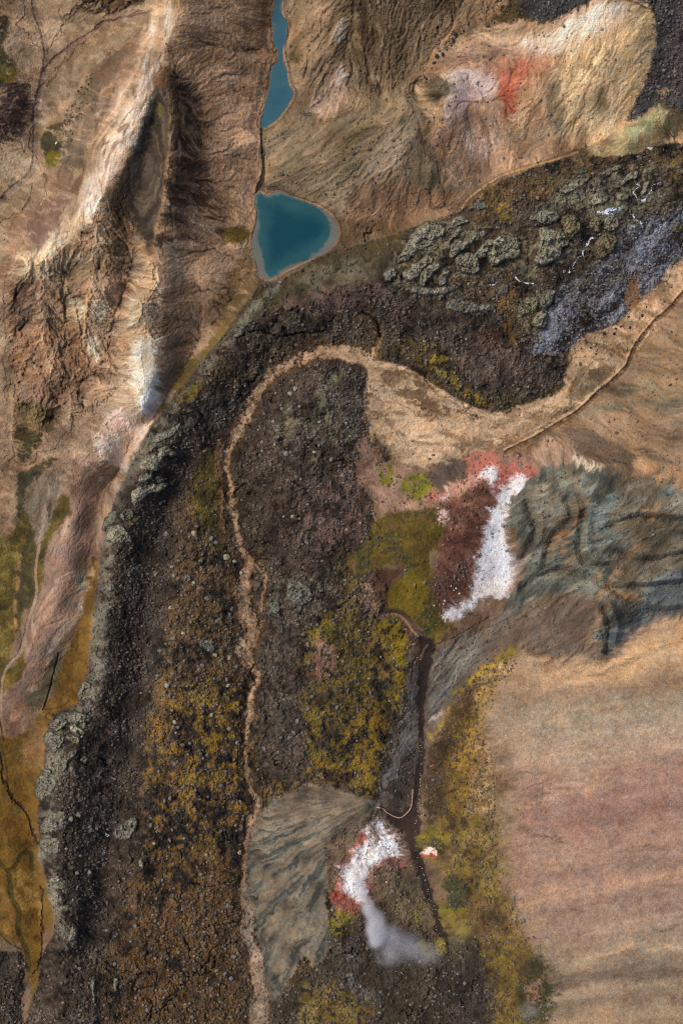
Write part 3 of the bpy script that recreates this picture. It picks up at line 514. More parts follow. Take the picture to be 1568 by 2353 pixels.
# cracks in the lower lava
for pl in ([(375,1800),(410,1802),(445,1810),(465,1830),(500,1835),(540,1835),(560,1832)], [(430,2030),(480,2035),(500,2030),(550,2020),(560,2000)], [(460,2130),(500,2125),(560,2110)], [(555,2160),(500,2180),(480,2230),(440,2240),(400,2290),(340,2340)], [(330,2352),(345,2320),(380,2310),(420,2260),(480,2200)], [(240,2205),(300,2230),(360,2235),(350,2290),(345,2352)], [(440,1770),(445,1740),(420,1700)], [(550,1780),(548,1740),(556,1700),(545,1660),(552,1630)], [(552,2140),(520,2160),(480,2190),(470,2230)], [(350,2240),(340,2210),(380,2180),(400,2180)]):
    Ln(pl, (34,27,23), 1.5, 1.2, .85, edge='w', dh=-.8)
# middle lava
HM = [(610,930),(640,880),(700,850),(760,825),(830,840),(845,900),(840,1000),(820,1080),(830,1180),(800,1300),(760,1400),(640,1420),(615,1300),(580,1200),(570,1000)]
P(HM, (74,62,52), soft=10, rub=.9, rock=1, cell=.8); P(HM, (42,36,30), soft=10, op=.6, mod=('mf',.45,.3))
A1 = crop(588,808.5,.25,[(560,400),(620,260),(700,140),(760,150),(740,250),(660,380),(660,500),(720,600),(770,690),(720,860),(660,880),(620,760),(550,640)])
A2 = crop(588,808.5,.25,[(150,680),(220,560),(300,490),(390,560),(370,680),(260,820),(200,930),(150,820)])
A3 = crop(588,808.5,.25,[(480,960),(560,930),(640,980),(560,1010),(490,1060)])
for a in (A1, A2, A3): P(a, (124,122,98), soft=9, op=.85, mod=('lf',.3,.58), rock=1.2)
P([(640,1000),(760,900),(830,920),(820,1020),(700,1060)], (96,94,84), soft=20, op=.6, mod=('mf',.45,.62))
P([(705,1180),(760,1110),(820,1070),(835,1150),(810,1240),(760,1290),(720,1270)], (112,88,82), soft=12, op=.75, mod=('mf',.35,.6), rub=.6)
Ln([(840,990),(820,1060),(812,1130),(806,1200),(800,1260),(810,1330)], (62,40,36), 4, 4, .7, mod=('f',.3,.5), edge='w')
P([(650,1320),(720,1320),(760,1370),(720,1420),(650,1400),(630,1360)], (110,108,96), soft=12, op=.7, mod=('wc',.45,.6), rock=1.3)
P([(600,1380),(700,1420),(760,1500),(740,1700),(700,1800),(620,1800),(600,1600)], (88,80,70), soft=20, op=.75, mod=('wc',.35,.6), rub=1)
# green and mustard country between
MO = [(700,1450),(780,1400),(850,1425),(920,1430),(958,1500),(945,1580),(905,1650),(885,1720),(862,1800),(850,1832),(780,1800),(720,1780),(700,1650),(690,1540)]
P(MO, (76,64,42), soft=14, op=.7, mod=('f',.3,.5)); P(MO, (104,88,32), soft=14, mod=('mf',.39,.56), rub=.35, cell=.3, rid=MOSS); P([(690,1440),(800,1400),(860,1480),(850,1580),(800,1640),(700,1600)], (36,38,28), soft=16, op=.85, mod=('mf',.52,.66)); P([(740,1600),(830,1560),(860,1640),(840,1720),(760,1700)], (40,42,28), soft=16, op=.8, mod=('mf',.55,.68))
P([(870,1430),(930,1430),(956,1500),(940,1570),(890,1560),(900,1500)], (112,98,26), soft=9, op=.9, mod=('f',.2,.45), cell=.05, rub=.1)
P([(780,1700),(860,1620),(890,1640),(870,1760),(840,1830),(820,1780)], (112,90,28), soft=12, op=.8, mod=('f',.3,.5), cell=.1, rub=.2); P([(740,1430),(780,1410),(770,1460),(730,1510),(700,1520)], (116,104,30), soft=7, op=.8, mod=('f',.3,.5))
P([(720,1480),(760,1470),(770,1540),(730,1560)], (120,92,80), soft=10, op=.8, mod=('mf',.35,.6)); P([(690,1490),(730,1500),(740,1540),(700,1550)], (88,58,50), soft=10, op=.6, mod=('f',.4,.6))
P([(610,1800),(660,1790),(740,1740),(760,1800),(700,1810),(650,1825),(610,1850)], (120,92,34), soft=8, op=.75, mod=('f',.35,.55))
# bottom middle
P([(610,2300),(690,2210),(760,2150),(960,2130),(1020,2180),(1110,2150),(1250,2260),(1240,2700),(620,2700)], (74,64,50), soft=12, rub=.9, rock=.7, cell=.5)
P([(690,2290),(740,2270),(800,2280),(820,2352),(820,2700),(690,2700)], (122,108,58), soft=9, op=.9, mod=('f',.25,.5), rid=MOSS); P([(700,2290),(800,2250),(860,2290),(830,2340),(760,2352)], (112,88,36), soft=12, op=.7, mod=('f',.45,.6))
P([(780,2180),(860,2180),(900,2230),(860,2290),(790,2270)], (96,98,96), soft=16, op=.7, mod=('mf',.4,.6)); P([(860,2230),(930,2220),(940,2352),(880,2352)], (44,36,30), soft=14, op=.7, mod=('m',.3,.6))
P([(620,2230),(690,2190),(740,2190),(700,2240),(640,2280),(615,2320)], (88,68,36), soft=8, op=.85, mod=('f',.3,.5))
P([(1000,2220),(1120,2220),(1150,2300),(1040,2352)], (60,52,48), soft=16, op=.7, rub=1)
P([(960,2050),(1010,2080),(1080,2130),(1100,2170),(1040,2200),(1000,2120)], (84,74,52), soft=12, op=.8)

# -- tan stream bed down the middle
SB = [(850,822,16),(830,812,18),(790,803,20),(740,808,18),(690,825,16),(640,850,16),(600,890,13),(580,920,17),(562,960,20),(540,1000,13),(520,1050,10),(528,1110,9),(538,1180,9),(552,1250,11),(578,1290,12),(562,1330,16),(565,1400,24),(580,1460,22),(568,1520,15),(592,1552,9),(575,1600,12),(566,1700,6.5),(574,1800,6.5),(590,1838,8),(572,1920,8),(563,2000,8),(560,2060,9),(572,2120,13),(584,2200,16),(598,2280,20),(590,2352,22),(590,2700,22)]
Ln([(p[0], p[1], p[2] + 6) for p in SB], (84,66,48), 8, 4, .8, edge='w', cell=0, rub=.1)
Ln([(p[0], p[1], p[2] * .72) for p in SB], (160,128,97), 8, 3, .95, edge='w', mod=('fx',.3,.5), rid=WASH, cell=0, rub=.1, rock=.3, wash=.8)
Ln([(p[0], p[1], p[2] * .3 + 1) for p in SB], (186,154,118), 2, 3, .8, edge='w', wash=.5)
Ln([(562,2040,8),(570,2120,12),(584,2200,15),(598,2280,20),(590,2352,22),(590,2700,22)], (140,126,108), 8, 3, .85, edge='w', wash=.6)
P(crop(0,1176,.5,[(1090,650),(1110,580),(1150,640),(1130,680)]), (196,166,134), soft=4, op=.9)
Ln([(575,1290),(600,1305),(612,1340),(602,1385),(606,1420),(596,1470)], (160,128,98), 3, 2, .9, edge='w')
Ln([(505,990),(500,1060),(504,1150),(516,1260),(535,1330),(545,1400)], (112,86,58), 6, 4, .8, edge='w', mod=('f',.2,.5)); Ln([(506,1130),(512,1200),(520,1250)], (134,104,78), 3, 3, .8, edge='w')
P([(530,1300),(600,1300),(600,1540),(560,1520),(545,1420)], (86,68,50), soft=8, op=.55, mod=('f',.5,.62))
for off_, amp_ in ((-1, 1), (1, 1)):
    Ln([(p[0] + off_ * (p[2] * .8 + 3 * math.sin(k_ * 1.7)), p[1] + off_ * p[2] * .3) for k_, p in enumerate(SB)], (150,120,90), 2.2, 2.2, .75, edge='w', mod=('f',.42,.56))
    Ln([(p[0] + off_ * p[2] * .3, p[1]) for k_, p in enumerate(SB)], (96,72,52), 1.2, 1.8, .6, edge='w', mod=('f',.45,.58))
for pl in ([(560,1600),(575,1560),(600,1560),(590,1600),(584,1640)], [(596,1290),(614,1320),(612,1380),(600,1440)], [(556,1700),(580,1740),(572,1790),(600,1830)], [(544,960),(575,930),(600,880)]):
    Ln(pl, (52,40,30), 1.5, 1.4, .8, edge='w')
# -- pale wash fan, right tan slopes
WF = [(735,792),(800,796),(850,825),(880,830),(930,842),(980,872),(1030,905),(1080,932),(1130,947),(1220,922),(1280,900),(1302,850),(1312,800),(1350,765),(1400,752),(1462,702),(1520,640),(1568,592),(1920,350),(1920,560),(1568,690),(1500,760),(1450,830),(1380,900),(1320,950),(1250,990),(1180,1030),(1100,1042),(960,1082),(900,1040),(850,990),(840,930),(845,850),(800,830),(740,812)]
P(WF, (168,138,104), soft=4, edge='s', rid=WASH, gul=.2, rock=.15, cell=0, rub=.05, wash=1)
P([(845,850),(900,900),(960,960),(1000,1000),(1060,1030),(960,1082),(900,1040),(850,990),(840,930)], (182,154,120), soft=14, op=.8)
P([(840,1000),(900,1040),(980,1075),(1080,1040),(1150,1020),(1060,1060),(960,1090),(890,1060)], (130,104,78), soft=10, op=.75, mod=('f',.3,.6))
P(crop(784,588,.5,[(180,520),(250,505),(340,560),(420,600),(500,660),(700,735),(640,755),(500,740),(450,730),(380,720),(300,650),(220,600)]), (84,64,44), soft=7, op=.85, mod=('mf',.38,.55))
Ln(crop(784,588,.5,[(160,505),(250,505),(340,545),(420,600),(500,655),(600,700),(720,740)]), (186,156,118), 3.4, 2.5, .9)
Ln([(858,800),(850,830),(846,870),(838,930),(846,985),(860,1000)], (192,164,130), 3.5, 3, .8); Ln([(876,778),(866,800),(858,828)], (140,112,80), 4, 3, .8)
Ln([(840,880),(836,930),(842,985),(862,1010),(885,1050)], (76,60,46), 1.6, 1.5, .7, edge='w')
P([(640,860),(600,880),(575,920),(545,990),(560,1000),(600,930),(650,880)], (96,80,60), soft=5, op=.5, mod=('f',.5,.6))
P([(1568,690),(1920,560),(1920,1090),(1568,1085),(1460,1066),(1400,1068),(1330,1045),(1240,1000),(1320,950),(1400,880),(1450,830),(1500,760)], (142,116,87), soft=5, rid=HILL, gul=.25, rock=0, cell=0, rub=.05)
P([(1420,880),(1568,900),(1700,930),(1700,1010),(1568,1000),(1460,960),(1330,965),(1360,920)], (104,98,78), soft=18, op=.75, mod=('hs',.35,.6))
P([(1480,850),(1568,830),(1700,800),(1700,860),(1568,860)], (120,94,62), soft=12, op=.7, mod=('hs',.4,.6)); P([(1300,920),(1330,860),(1400,845),(1385,900),(1310,960),(1270,975)], (108,98,74), soft=12, op=.85)
P([(1440,940),(1568,980),(1568,1060),(1500,1040),(1400,1010),(1330,1010),(1300,980)], (148,120,92), soft=14, op=.6)
Ln([(1460,810),(1500,818),(1568,800),(1700,780)], (176,144,108), 3, 3, .8); Ln([(1470,830),(1520,825),(1568,815)], (110,84,54), 3, 4, .6, mod=('f',.3,.6)); Ln([(1500,640),(1530,690),(1560,680)], (160,130,94), 3, 4, .5)
Ln([(1310,950),(1320,880),(1350,840),(1400,820),(1390,815)], (86,70,50), 2, 2, .8, edge='w'); Ln([(1180,1000),(1240,985),(1262,970),(1300,930),(1316,900)], (80,62,44), 3, 3, .7, edge='w', mod=('f',.3,.5))
Ln([(1320,860),(1360,820),(1410,790),(1430,770)], (170,140,104), 5, 5, .6); Ln([(1180,1030),(1240,1010),(1300,990),(1314,960)], (88,66,46), 3, 2, .8)
UP_ = [(1568,600),(1480,690),(1400,765),(1320,820),(1290,905),(1220,935),(1130,955),(1060,925),(980,895),(900,850),(860,835)]
LO_ = [(1568,680),(1500,750),(1450,810),(1400,880),(1330,940),(1260,985),(1180,1020),(1090,1040),(960,1075),(890,1035),(850,985)]
rw_ = np.random.default_rng(77)
for k_ in range(26):
    t0, t1 = rw_.uniform(.02, .98), rw_.uniform(-.12, .12); a0 = rw_.integers(0, 7); pl = [(UP_[q_][0] + (LO_[q_][0] - UP_[q_][0]) * (t0 + t1 * (q_ - a0) / 5), UP_[q_][1] + (LO_[q_][1] - UP_[q_][1]) * (t0 + t1 * (q_ - a0) / 5)) for q_ in range(a0, min(a0 + rw_.integers(3, 6), 11))]
    if k_ % 2: Ln(pl, (98,74,54), 1.2, 1.8, .6, edge='w', mod=('f',.35,.55), dh=-.25)
    else: Ln(pl, (198,168,134), 2.0, 2.4, .6, edge='w', mod=('f',.35,.55), dh=.15)
P([(1120,1040),(1180,1010),(1235,1010),(1260,1000),(1230,1060),(1180,1075),(1140,1062)], (112,84,60), soft=9, op=.9)
P([(1220,1030),(1260,1000),(1330,1010),(1350,1045),(1320,1068),(1240,1075),(1225,1060)], (156,128,102), soft=8, op=.9)
P([(1294,988),(1340,982),(1380,1000),(1454,1048),(1454,1064),(1379,1062),(1330,1022)], (96,80,64), soft=6, op=.9)
Ln([(1375,1064),(1420,1062),(1456,1066)], (54,44,36), 1.4, 1.2, .8, dh=-.4)
P([(1310,1047),(1340,1050),(1386,1069),(1352,1077),(1322,1069)], (222,200,168), soft=4); P([(1455,1040),(1500,1060),(1500,1078),(1456,1076)], (184,146,106), soft=6)
# -- red and white hill
P([(830,990),(870,1045),(960,1085),(1100,1042),(1200,1050),(1240,1080),(1180,1110),(1140,1150),(1020,1165),(930,1175),(860,1150),(815,1090)], (140,110,90), soft=8, rid=HILL, cell=0, rub=.3, rock=.1, gul=.1)
P([(820,1080),(850,1040),(880,1060),(870,1130),(840,1160),(815,1140)], (120,96,78), soft=8, mod=('f',.3,.6), op=.8)
P([(1055,1052),(1100,1036),(1135,1036),(1150,1060),(1132,1100),(1050,1132),(1000,1152),(985,1140),(1040,1110),(1070,1090)], (184,108,86), soft=7, op=.9, mod=('f',.1,.5), rid=CRUST)
P([(1010,1125),(1090,1090),(1120,1080),(1100,1110),(1040,1140)], (206,160,136), soft=5, op=.8, mod=('f',.3,.5))
P([(985,1080),(1010,1060),(1060,1052),(1068,1078),(1040,1105),(992,1122),(975,1100)], (98,82,70), soft=5)
P([(868,1092),(882,1066),(904,1070),(906,1110),(880,1116)], (106,104,24), soft=5, op=.95, mod=('f',.15,.4), rid=MOSS); P([(912,1105),(950,1085),(985,1095),(992,1130),(955,1148),(925,1140)], (104,104,26), soft=6, op=.95, mod=('f',.15,.45), rid=MOSS)
RB = [(1000,1172),(1060,1140),(1110,1105),(1140,1090),(1150,1150),(1125,1230),(1095,1310),(1060,1370),(1000,1420),(960,1415),(985,1350),(1005,1290),(1015,1230)]
P(RB, (106,68,52), soft=6, rid=HILL, cell=.1, rub=.3, rock=.15, gul=.2); P(RB, (134,92,74), soft=8, op=.6, mod=('m',.45,.65)); P(RB, (84,58,42), soft=8, op=.6, mod=('mf',.5,.35))
P([(960,1330),(1060,1280),(1090,1320),(1050,1400),(980,1430)], (120,86,72), soft=12, op=.7, mod=('x',.35,.6), rub=.9)
P([(1145,1072),(1180,1058),(1228,1080),(1218,1110),(1185,1112),(1150,1140)], (176,100,84), soft=6, op=.9, mod=('f',.15,.5), rid=CRUST)
P([(1135,1090),(1160,1110),(1150,1160),(1120,1180)], (150,80,64), soft=6, op=.7, mod=('f',.3,.5))
GRN = [(868,1185),(940,1168),(1012,1180),(1014,1250),(985,1290),(1005,1390),(1050,1440),(1062,1462),(1000,1475),(960,1440),(885,1412),(880,1365),(930,1312),(890,1300),(835,1320),(805,1305),(830,1250)]
P(GRN, (86,76,30), soft=8, op=.95, rid=MOSS, cell=0, rub=.1, rock=.25, gul=.1); P(GRN, (46,50,24), soft=8, op=.85, mod=('mf',.45,.58)); P(GRN, (104,90,30), soft=8, op=.6, mod=('m',.55,.4)); P(GRN, (92,66,46), soft=8, op=.55, mod=('f',.56,.7))
P([(890,1350),(950,1310),(985,1360),(960,1410),(890,1412)], (112,96,24), soft=10, op=.7); P([(1005,1450),(1055,1440),(1062,1460),(1010,1476)], (112,98,26), soft=5, op=.9)
P([(850,1320),(900,1300),(932,1312),(890,1352),(880,1400),(858,1395),(840,1350)], (88,60,44), soft=6, rid=HILL)
P([(826,1340),(850,1350),(870,1405),(850,1410),(832,1380)], (148,118,94), soft=5, op=.8, mod=('x',.4,.6), rub=.9); Ln([(812,1290),(820,1340),(828,1370),(860,1410),(880,1418)], (128,104,90), 3, 2, .8)
P([(780,1280),(815,1280),(826,1400),(800,1420),(780,1350)], (98,82,32), soft=8, op=.8, mod=('f',.3,.5), rid=MOSS)
WH1 = [(1100,1090),(1120,1074),(1138,1078),(1134,1112),(1118,1104)]
WH2 = [(1182,1094),(1202,1094),(1204,1118),(1178,1142),(1158,1168),(1152,1200),(1160,1240),(1172,1290),(1176,1320),(1160,1368),(1128,1372),(1100,1384),(1070,1404),(1058,1422),(1030,1420),(1026,1406),(1068,1382),(1088,1350),(1092,1300),(1110,1240),(1116,1190),(1136,1150)]
P(WH2, (186,130,116), soft=12, op=.7, mod=('x',.2,.6))
for a in (WH1, WH2): P(a, (232,228,224), soft=8, op=.97, mod=('x',.03,.2), rid=CRUST, rub=.05, cell=0)
Ln([(1120,1100),(1128,1125),(1130,1150)], (205,170,156), 3, 3, .8, mod=('f',.3,.5)); P([(1008,1180),(1030,1176),(1026,1196),(1012,1205)], (226,196,186), soft=4, op=.9, mod=('x',.3,.5)); P([(1010,1138),(1030,1130),(1028,1144),(1012,1150)], (232,214,206), soft=3, op=.9)
P([(1172,1280),(1195,1270),(1200,1300),(1180,1350),(1165,1370),(1176,1320)], (150,136,130), soft=5, op=.8, mod=('x',.3,.6)); P([(1030,1440),(1100,1400),(1160,1375),(1190,1340),(1150,1420),(1090,1450),(1010,1480)], (120,94,76), soft=6, op=.9)
Ln([(1120,1080),(1060,1085),(1040,1110),(985,1125)], (120,96,80), 1.6, 1.4, .7); Ln([(850,1112),(880,1135),(915,1160),(960,1160),(1010,1148),(1060,1118)], (172,136,110), 4, 3, .8)
P([(785,1120),(830,1060),(850,1080),(830,1200),(800,1260)], (80,58,50), soft=10, op=.6, mod=('f',.35,.6))
# -- blue grey hill
BH = [(1200,1120),(1240,1085),(1310,1072),(1400,1075),(1450,1088),(1568,1092),(1920,1090),(1920,1440),(1568,1420),(1490,1440),(1440,1490),(1400,1518),(1362,1490),(1350,1450),(1370,1400),(1340,1372),(1250,1370),(1180,1400),(1140,1420),(1190,1340),(1205,1280),(1160,1190)]
P(BH, (98,98,84), soft=5, rid=HILL, gul=.38, rock=.3, cell=.05, rub=.1)
P([(1330,1150),(1400,1110),(1568,1110),(1920,1110),(1920,1420),(1568,1410),(1480,1370),(1400,1330),(1380,1250)], (96,112,110), soft=20, op=.8, mod=('l2',.2,.55))
P([(1480,1120),(1700,1110),(1700,1260),(1540,1240),(1450,1180)], (112,130,134), soft=20, op=.6, mod=('l2',.4,.65))
P(BH, (56,60,54), soft=8, op=.6, mod=('lf',.44,.32)); P(BH, (140,122,94), soft=8, op=.4, mod=('fl2',.60,.75))
P([(1215,1120),(1260,1090),(1330,1100),(1340,1160),(1290,1250),(1240,1280),(1200,1240),(1190,1170)], (112,96,72), soft=12, op=.7, mod=('lf',.3,.6)); P([(1195,1140),(1220,1120),(1215,1180),(1230,1260),(1205,1290)], (88,80,64), soft=6, op=.7)
P([(1400,1430),(1420,1395),(1460,1395),(1485,1420),(1480,1460),(1440,1492),(1405,1508)], (64,72,78), soft=5, op=.95)
P(BH, (70,74,66), soft=8, op=.65, mod=('m',.5,.36)); P(BH, (124,132,122), soft=10, op=.5, mod=('mf',.54,.68)); P(BH, (118,96,66), soft=10, op=.5, mod=('b',.5,.65))
for pl in ([(1395,1350),(1378,1380),(1375,1420),(1350,1450),(1365,1490)], [(1400,1345),(1420,1310),(1400,1290),(1440,1275),(1480,1250)], [(1300,1170),(1290,1230),(1320,1200),(1345,1150)], [(1480,1180),(1500,1170),(1490,1200)], [(1260,1270),(1290,1230),(1300,1300)], [(1430,1310),(1400,1320),(1360,1330)], [(1400,1350),(1440,1370),(1470,1380)], [(1500,1100),(1540,1110),(1568,1120)]):
    Ln(pl, (158,118,80), 6, 6, .8, edge='w', mod=('f',.35,.5))
for pl in ([(1200,1350),(1260,1310),(1340,1320),(1400,1350),(1480,1350),(1568,1340)], [(1400,1210),(1450,1190),(1568,1200)], [(1250,1300),(1270,1240),(1310,1190),(1300,1150)], [(1420,1270),(1480,1290),(1568,1270)], [(1340,1180),(1330,1250),(1350,1300),(1400,1300)], [(1560,1400),(1480,1400),(1400,1345)], [(1210,1160),(1230,1220),(1200,1280)], [(1385,1400),(1400,1440),(1395,1500)]):
    Ln(pl, (48,48,42), 2.2, 3.5, .7, edge='w', mod=('f',.3,.55), dh=-.7); Ln(pl, None, 7, 10, 1, dh=-2.2); Ln([(a + 16, b - 14) for a, b in pl], None, 6, 12, 1, dh=1.6)
P([(1500,1330),(1568,1310),(1700,1310),(1700,1420),(1568,1410),(1490,1430),(1470,1390)], (88,98,100), soft=12, op=.85)
P([(1440,1095),(1480,1080),(1568,1085),(1568,1105),(1500,1100)], (172,134,96), soft=6, op=.8, mod=('f',.35,.5))
BS = [(1150,1420),(1250,1372),(1340,1378),(1368,1402),(1345,1450),(1362,1492),(1400,1518),(1250,1522),(1190,1490),(1130,1530),(1080,1590),(1030,1650),(985,1720),(972,1690),(978,1540),(1010,1480),(1080,1450)]
P(BS, (100,84,70), soft=6, rid=HILL, gul=.4, rock=.1, cell=0, rub=.1)
P([(1150,1420),(1250,1378),(1300,1380),(1220,1410),(1130,1470),(1050,1530),(1060,1480)], (132,112,88), soft=8, op=.8, mod=('lf',.3,.6))
P([(980,1530),(1040,1478),(1100,1450),(1090,1500),(1070,1545),(1020,1600),(985,1640)], (112,106,94), soft=6, op=.95, mod=('l2',.1,.5), gul=.9)
P([(1000,1600),(1060,1560),(1090,1490),(1140,1430),(1180,1400),(1200,1400),(1110,1500),(1040,1600),(985,1660)], (78,84,80), soft=8, op=.7, mod=('f',.3,.6))
Ln([(985,1655),(1020,1630),(1030,1625)], (176,164,148), 2.5, 2, .9); P([(1080,1600),(1040,1590),(1080,1560),(1200,1500),(1100,1600)], (70,56,44), soft=8, op=.7)
# -- the big sand slope
SL = [(1120,1560),(1190,1492),(1250,1515),(1330,1516),(1400,1520),(1440,1490),(1490,1445),(1568,1420),(1920,1430),(1920,2700),(1250,2700),(1240,2352),(1250,2240),(1190,2110),(1160,2000),(1175,1900),(1180,1750),(1110,1660)]
P(SL, (158,133,110), soft=30, edge='w', rid=SAND, gul=.02, rock=0, cell=0, rub=0)
s = box(SL, 60); tt_ = V[s] + .12 * (U[s] - 1300) + 60 * (nb[s] - .5) + 16 * (nm[s] - .5) + 12 * (fbm(U[s] * .18, V[s], 16, 3, 301) - .5)
BT = [(1400,172,140,104),(1500,176,142,104),(1570,168,136,102),(1600,140,117,94),(1640,148,134,110),(1700,162,142,118),(1760,166,138,114),(1795,148,117,99),(1850,142,110,96),(1890,141,108,94),(1920,153,122,104),(1955,160,129,108),(2000,142,114,97),(2040,164,130,108),(2080,140,114,98),(2130,152,127,108),(2170,150,129,106),(2200,168,146,118),(2228,118,101,82),(2262,108,92,76),(2290,152,132,107),(2320,118,101,82),(2352,148,126,98),(2450,140,118,92)]
bc_ = np.stack([np.interp(tt_, [b[0] for b in BT], [lin(b[1:])[k] for b in BT]) for k in range(3)], -1).astype(np.float32)
d, _, ins = seg_dist(UW[s], VW[s], spline(SL, True, 4), True); m_ = sm(-22, 26, np.where(ins, d, -d) + 26 * (nx[s] + nf[s] - 1)); RGB[s] += (bc_ - RGB[s]) * m_[..., None]
P([(1225,1525),(1330,1518),(1405,1522),(1440,1495),(1500,1455),(1568,1445),(1920,1430),(1920,1520),(1568,1500),(1440,1560),(1330,1560),(1240,1580)], (186,150,108), soft=8, op=.8, mod=('hs',.35,.5))
P(SL, (172,147,121), soft=14, op=.2, mod=('hs',.56,.72)); P(SL, (128,108,90), soft=14, op=.2, mod=('hs',.42,.26))
for pl, c in (([(1190,1900),(1220,1915),(1260,1925),(1295,1930)], (74,60,52)), ([(1300,2080),(1340,2085)], (104,80,60)), ([(1380,2200),(1420,2190),(1450,2182),(1480,2178)], (100,78,56)), ([(1500,2130),(1530,2135),(1568,2120)], (90,72,58)), ([(1450,1950),(1490,1950),(1530,1955)], (92,74,62)), ([(1250,1520),(1260,1545),(1275,1560)], (110,88,64)), ([(1370,1550),(1440,1520),(1500,1500),(1568,1470)], (96,80,52)), ([(1490,2035),(1520,2040),(1560,2035)], (120,90,68)), ([(1480,2180),(1530,2175),(1568,2180)], (184,154,124)), ([(1180,1870),(1170,1850)], (84,70,58))):
    Ln(pl, c, 4, 4, .9, edge='w', mod=('fx',.4,.55))
for pl in ([(1215,1600),(1300,1570),(1400,1545),(1500,1500),(1568,1480)], [(1260,1655),(1330,1630),(1370,1625)], [(1230,1560),(1300,1540),(1420,1530)], [(1250,1815),(1300,1800),(1400,1790)], [(1180,1870),(1260,1830),(1400,1800)], [(1190,2080),(1300,2060),(1460,2030),(1568,2000)], [(1300,2200),(1400,2190),(1450,2170)]):
    Ln(pl, (184,152,118), 4, 5, .5, edge='w')
P([(1350,1600),(1480,1560),(1568,1545),(1568,1590),(1450,1620),(1380,1640)], (130,106,82), soft=12, op=.6, mod=('hs',.3,.6))
# -- mossy and stony margin of the slope
ME = [(1085,1560),(1170,1495),(1175,1530),(1110,1640),(1130,1750),(1148,1900),(1145,2000),(1180,2100),(1258,2250),(1245,2352),(1240,2700),(1150,2700),(1140,2300),(1100,2160),(1030,2060),(1000,1900),(972,1860),(980,1740),(1030,1640)]
P(ME, (96,78,50), soft=26, rid=MOSS, cell=.1, rock=.1, rub=.5, gul=.05); P(ME, (118,98,44), soft=26, op=.8, mod=('f',.4,.62)); P(ME, (78,64,44), soft=26, op=.7, mod=('mf',.44,.3))
P([(1080,1700),(1150,1620),(1180,1740),(1185,1900),(1165,1990),(1100,1900),(1080,1800)], (142,118,90), soft=25, op=.8, mod=('x',.3,.62))
P([(1110,1560),(1200,1500),(1230,1560),(1200,1700),(1130,1760),(1100,1640)], (150,126,100), soft=25, op=.85, mod=('x',.3,.6))
P([(975,1740),(1000,1690),(1070,1590),(1100,1570),(1060,1680),(1030,1790),(1010,1860),(975,1900)], (60,46,34), soft=10, op=.9, mod=('fx',.2,.5))
P([(1040,1680),(1080,1620),(1080,1800),(1060,1880),(1020,1860)], (122,96,34), soft=14, op=.8, mod=('x',.4,.55)); 
Ln([(988,1692,3),(1010,1655,4),(1030,1625,4)], (148,116,32), 3, 2.5, .9, edge='w', mod=('x',.3,.45)); Ln([(1050,1590,5),(1090,1555,8),(1140,1520,10),(1180,1492,9)], (142,118,34), 6, 6, .85, edge='w', mod=('fx',.35,.52)); P([(1060,1700),(1120,1560),(1150,1570),(1100,1700),(1070,1780)], (142,112,36), soft=10, op=.7, mod=('x',.45,.6))
P([(1030,1900),(1110,1880),(1160,1960),(1170,2060),(1120,2080),(1060,2000)], (112,98,46), soft=14, op=.7, mod=('f',.35,.62)); P([(1000,2080),(1060,2080),(1080,2140),(1030,2150),(1000,2120)], (126,110,44), soft=9, op=.85, mod=('f',.25,.5))
P([(1022,2020),(1050,2012),(1078,2040),(1076,2075),(1050,2085),(1028,2070)], (54,58,34), soft=7, op=.95, mod=('f',.1,.45), rub=.8)
P([(1080,2080),(1150,2090),(1200,2160),(1150,2180),(1090,2140)], (92,76,50), soft=12, op=.8, mod=('f',.3,.6)); P([(1130,2150),(1200,2140),(1260,2210),(1255,2352),(1245,2700),(1150,2700),(1135,2280)], (102,86,36), soft=12, op=.9, mod=('f',.3,.56), rub=.3)
P([(1200,2200),(1240,2200),(1280,2230),(1270,2330),(1220,2350),(1190,2320)], (52,56,34), soft=12, op=.85, mod=('f',.35,.55), rub=.6); P([(1210,2270),(1240,2250),(1240,2290),(1220,2300)], (134,104,88), soft=6, op=.8, mod=('x',.3,.5))
P([(1170,2100),(1230,2080),(1320,2180),(1330,2240),(1280,2250),(1230,2190)], (138,116,92), soft=18, op=.85, mod=('x',.3,.6))
Ln([(1110,2100),(1120,2150),(1150,2190),(1190,2220),(1200,2250)], (66,50,34), 2, 1.6, .7, edge='w')
# -- dark ravine with its path
RV = [(960,1482),(985,1466),(1000,1472),(988,1540),(972,1620),(970,1800),(958,1850),(966,1930),(978,2000),(1002,2080),(1024,2172),(1014,2192),(988,2112),(952,2010),(925,1930),(888,1885),(868,1862),(878,1852),(905,1862),(938,1846),(950,1800),(958,1700),(952,1600),(958,1540)]
P([(930,1500),(985,1466),(990,1540),(975,1640),(968,1800),(940,1850),(870,1850),(875,1800),(905,1720),(935,1620)], (92,80,68), soft=7, rid=HILL, cell=0, rub=.15, gul=.5, rock=.1)
P([(938,1545),(968,1600),(960,1700),(940,1760),(900,1800),(868,1830),(866,1800),(880,1740),(910,1640)], (104,98,88), soft=6, op=.95, mod=('l2',.1,.6))
P([(890,1860),(905,1770),(940,1720),(950,1760),(945,1825),(915,1862)], (62,52,44), soft=5, op=.95, rub=1)
P(RV, (50,40,33), soft=3, rid=PATH, cell=0, rub=0, gul=0, rock=0)
P([(900,1900),(960,1880),(950,1960),(925,1940)], (62,48,38), soft=8, op=.8)
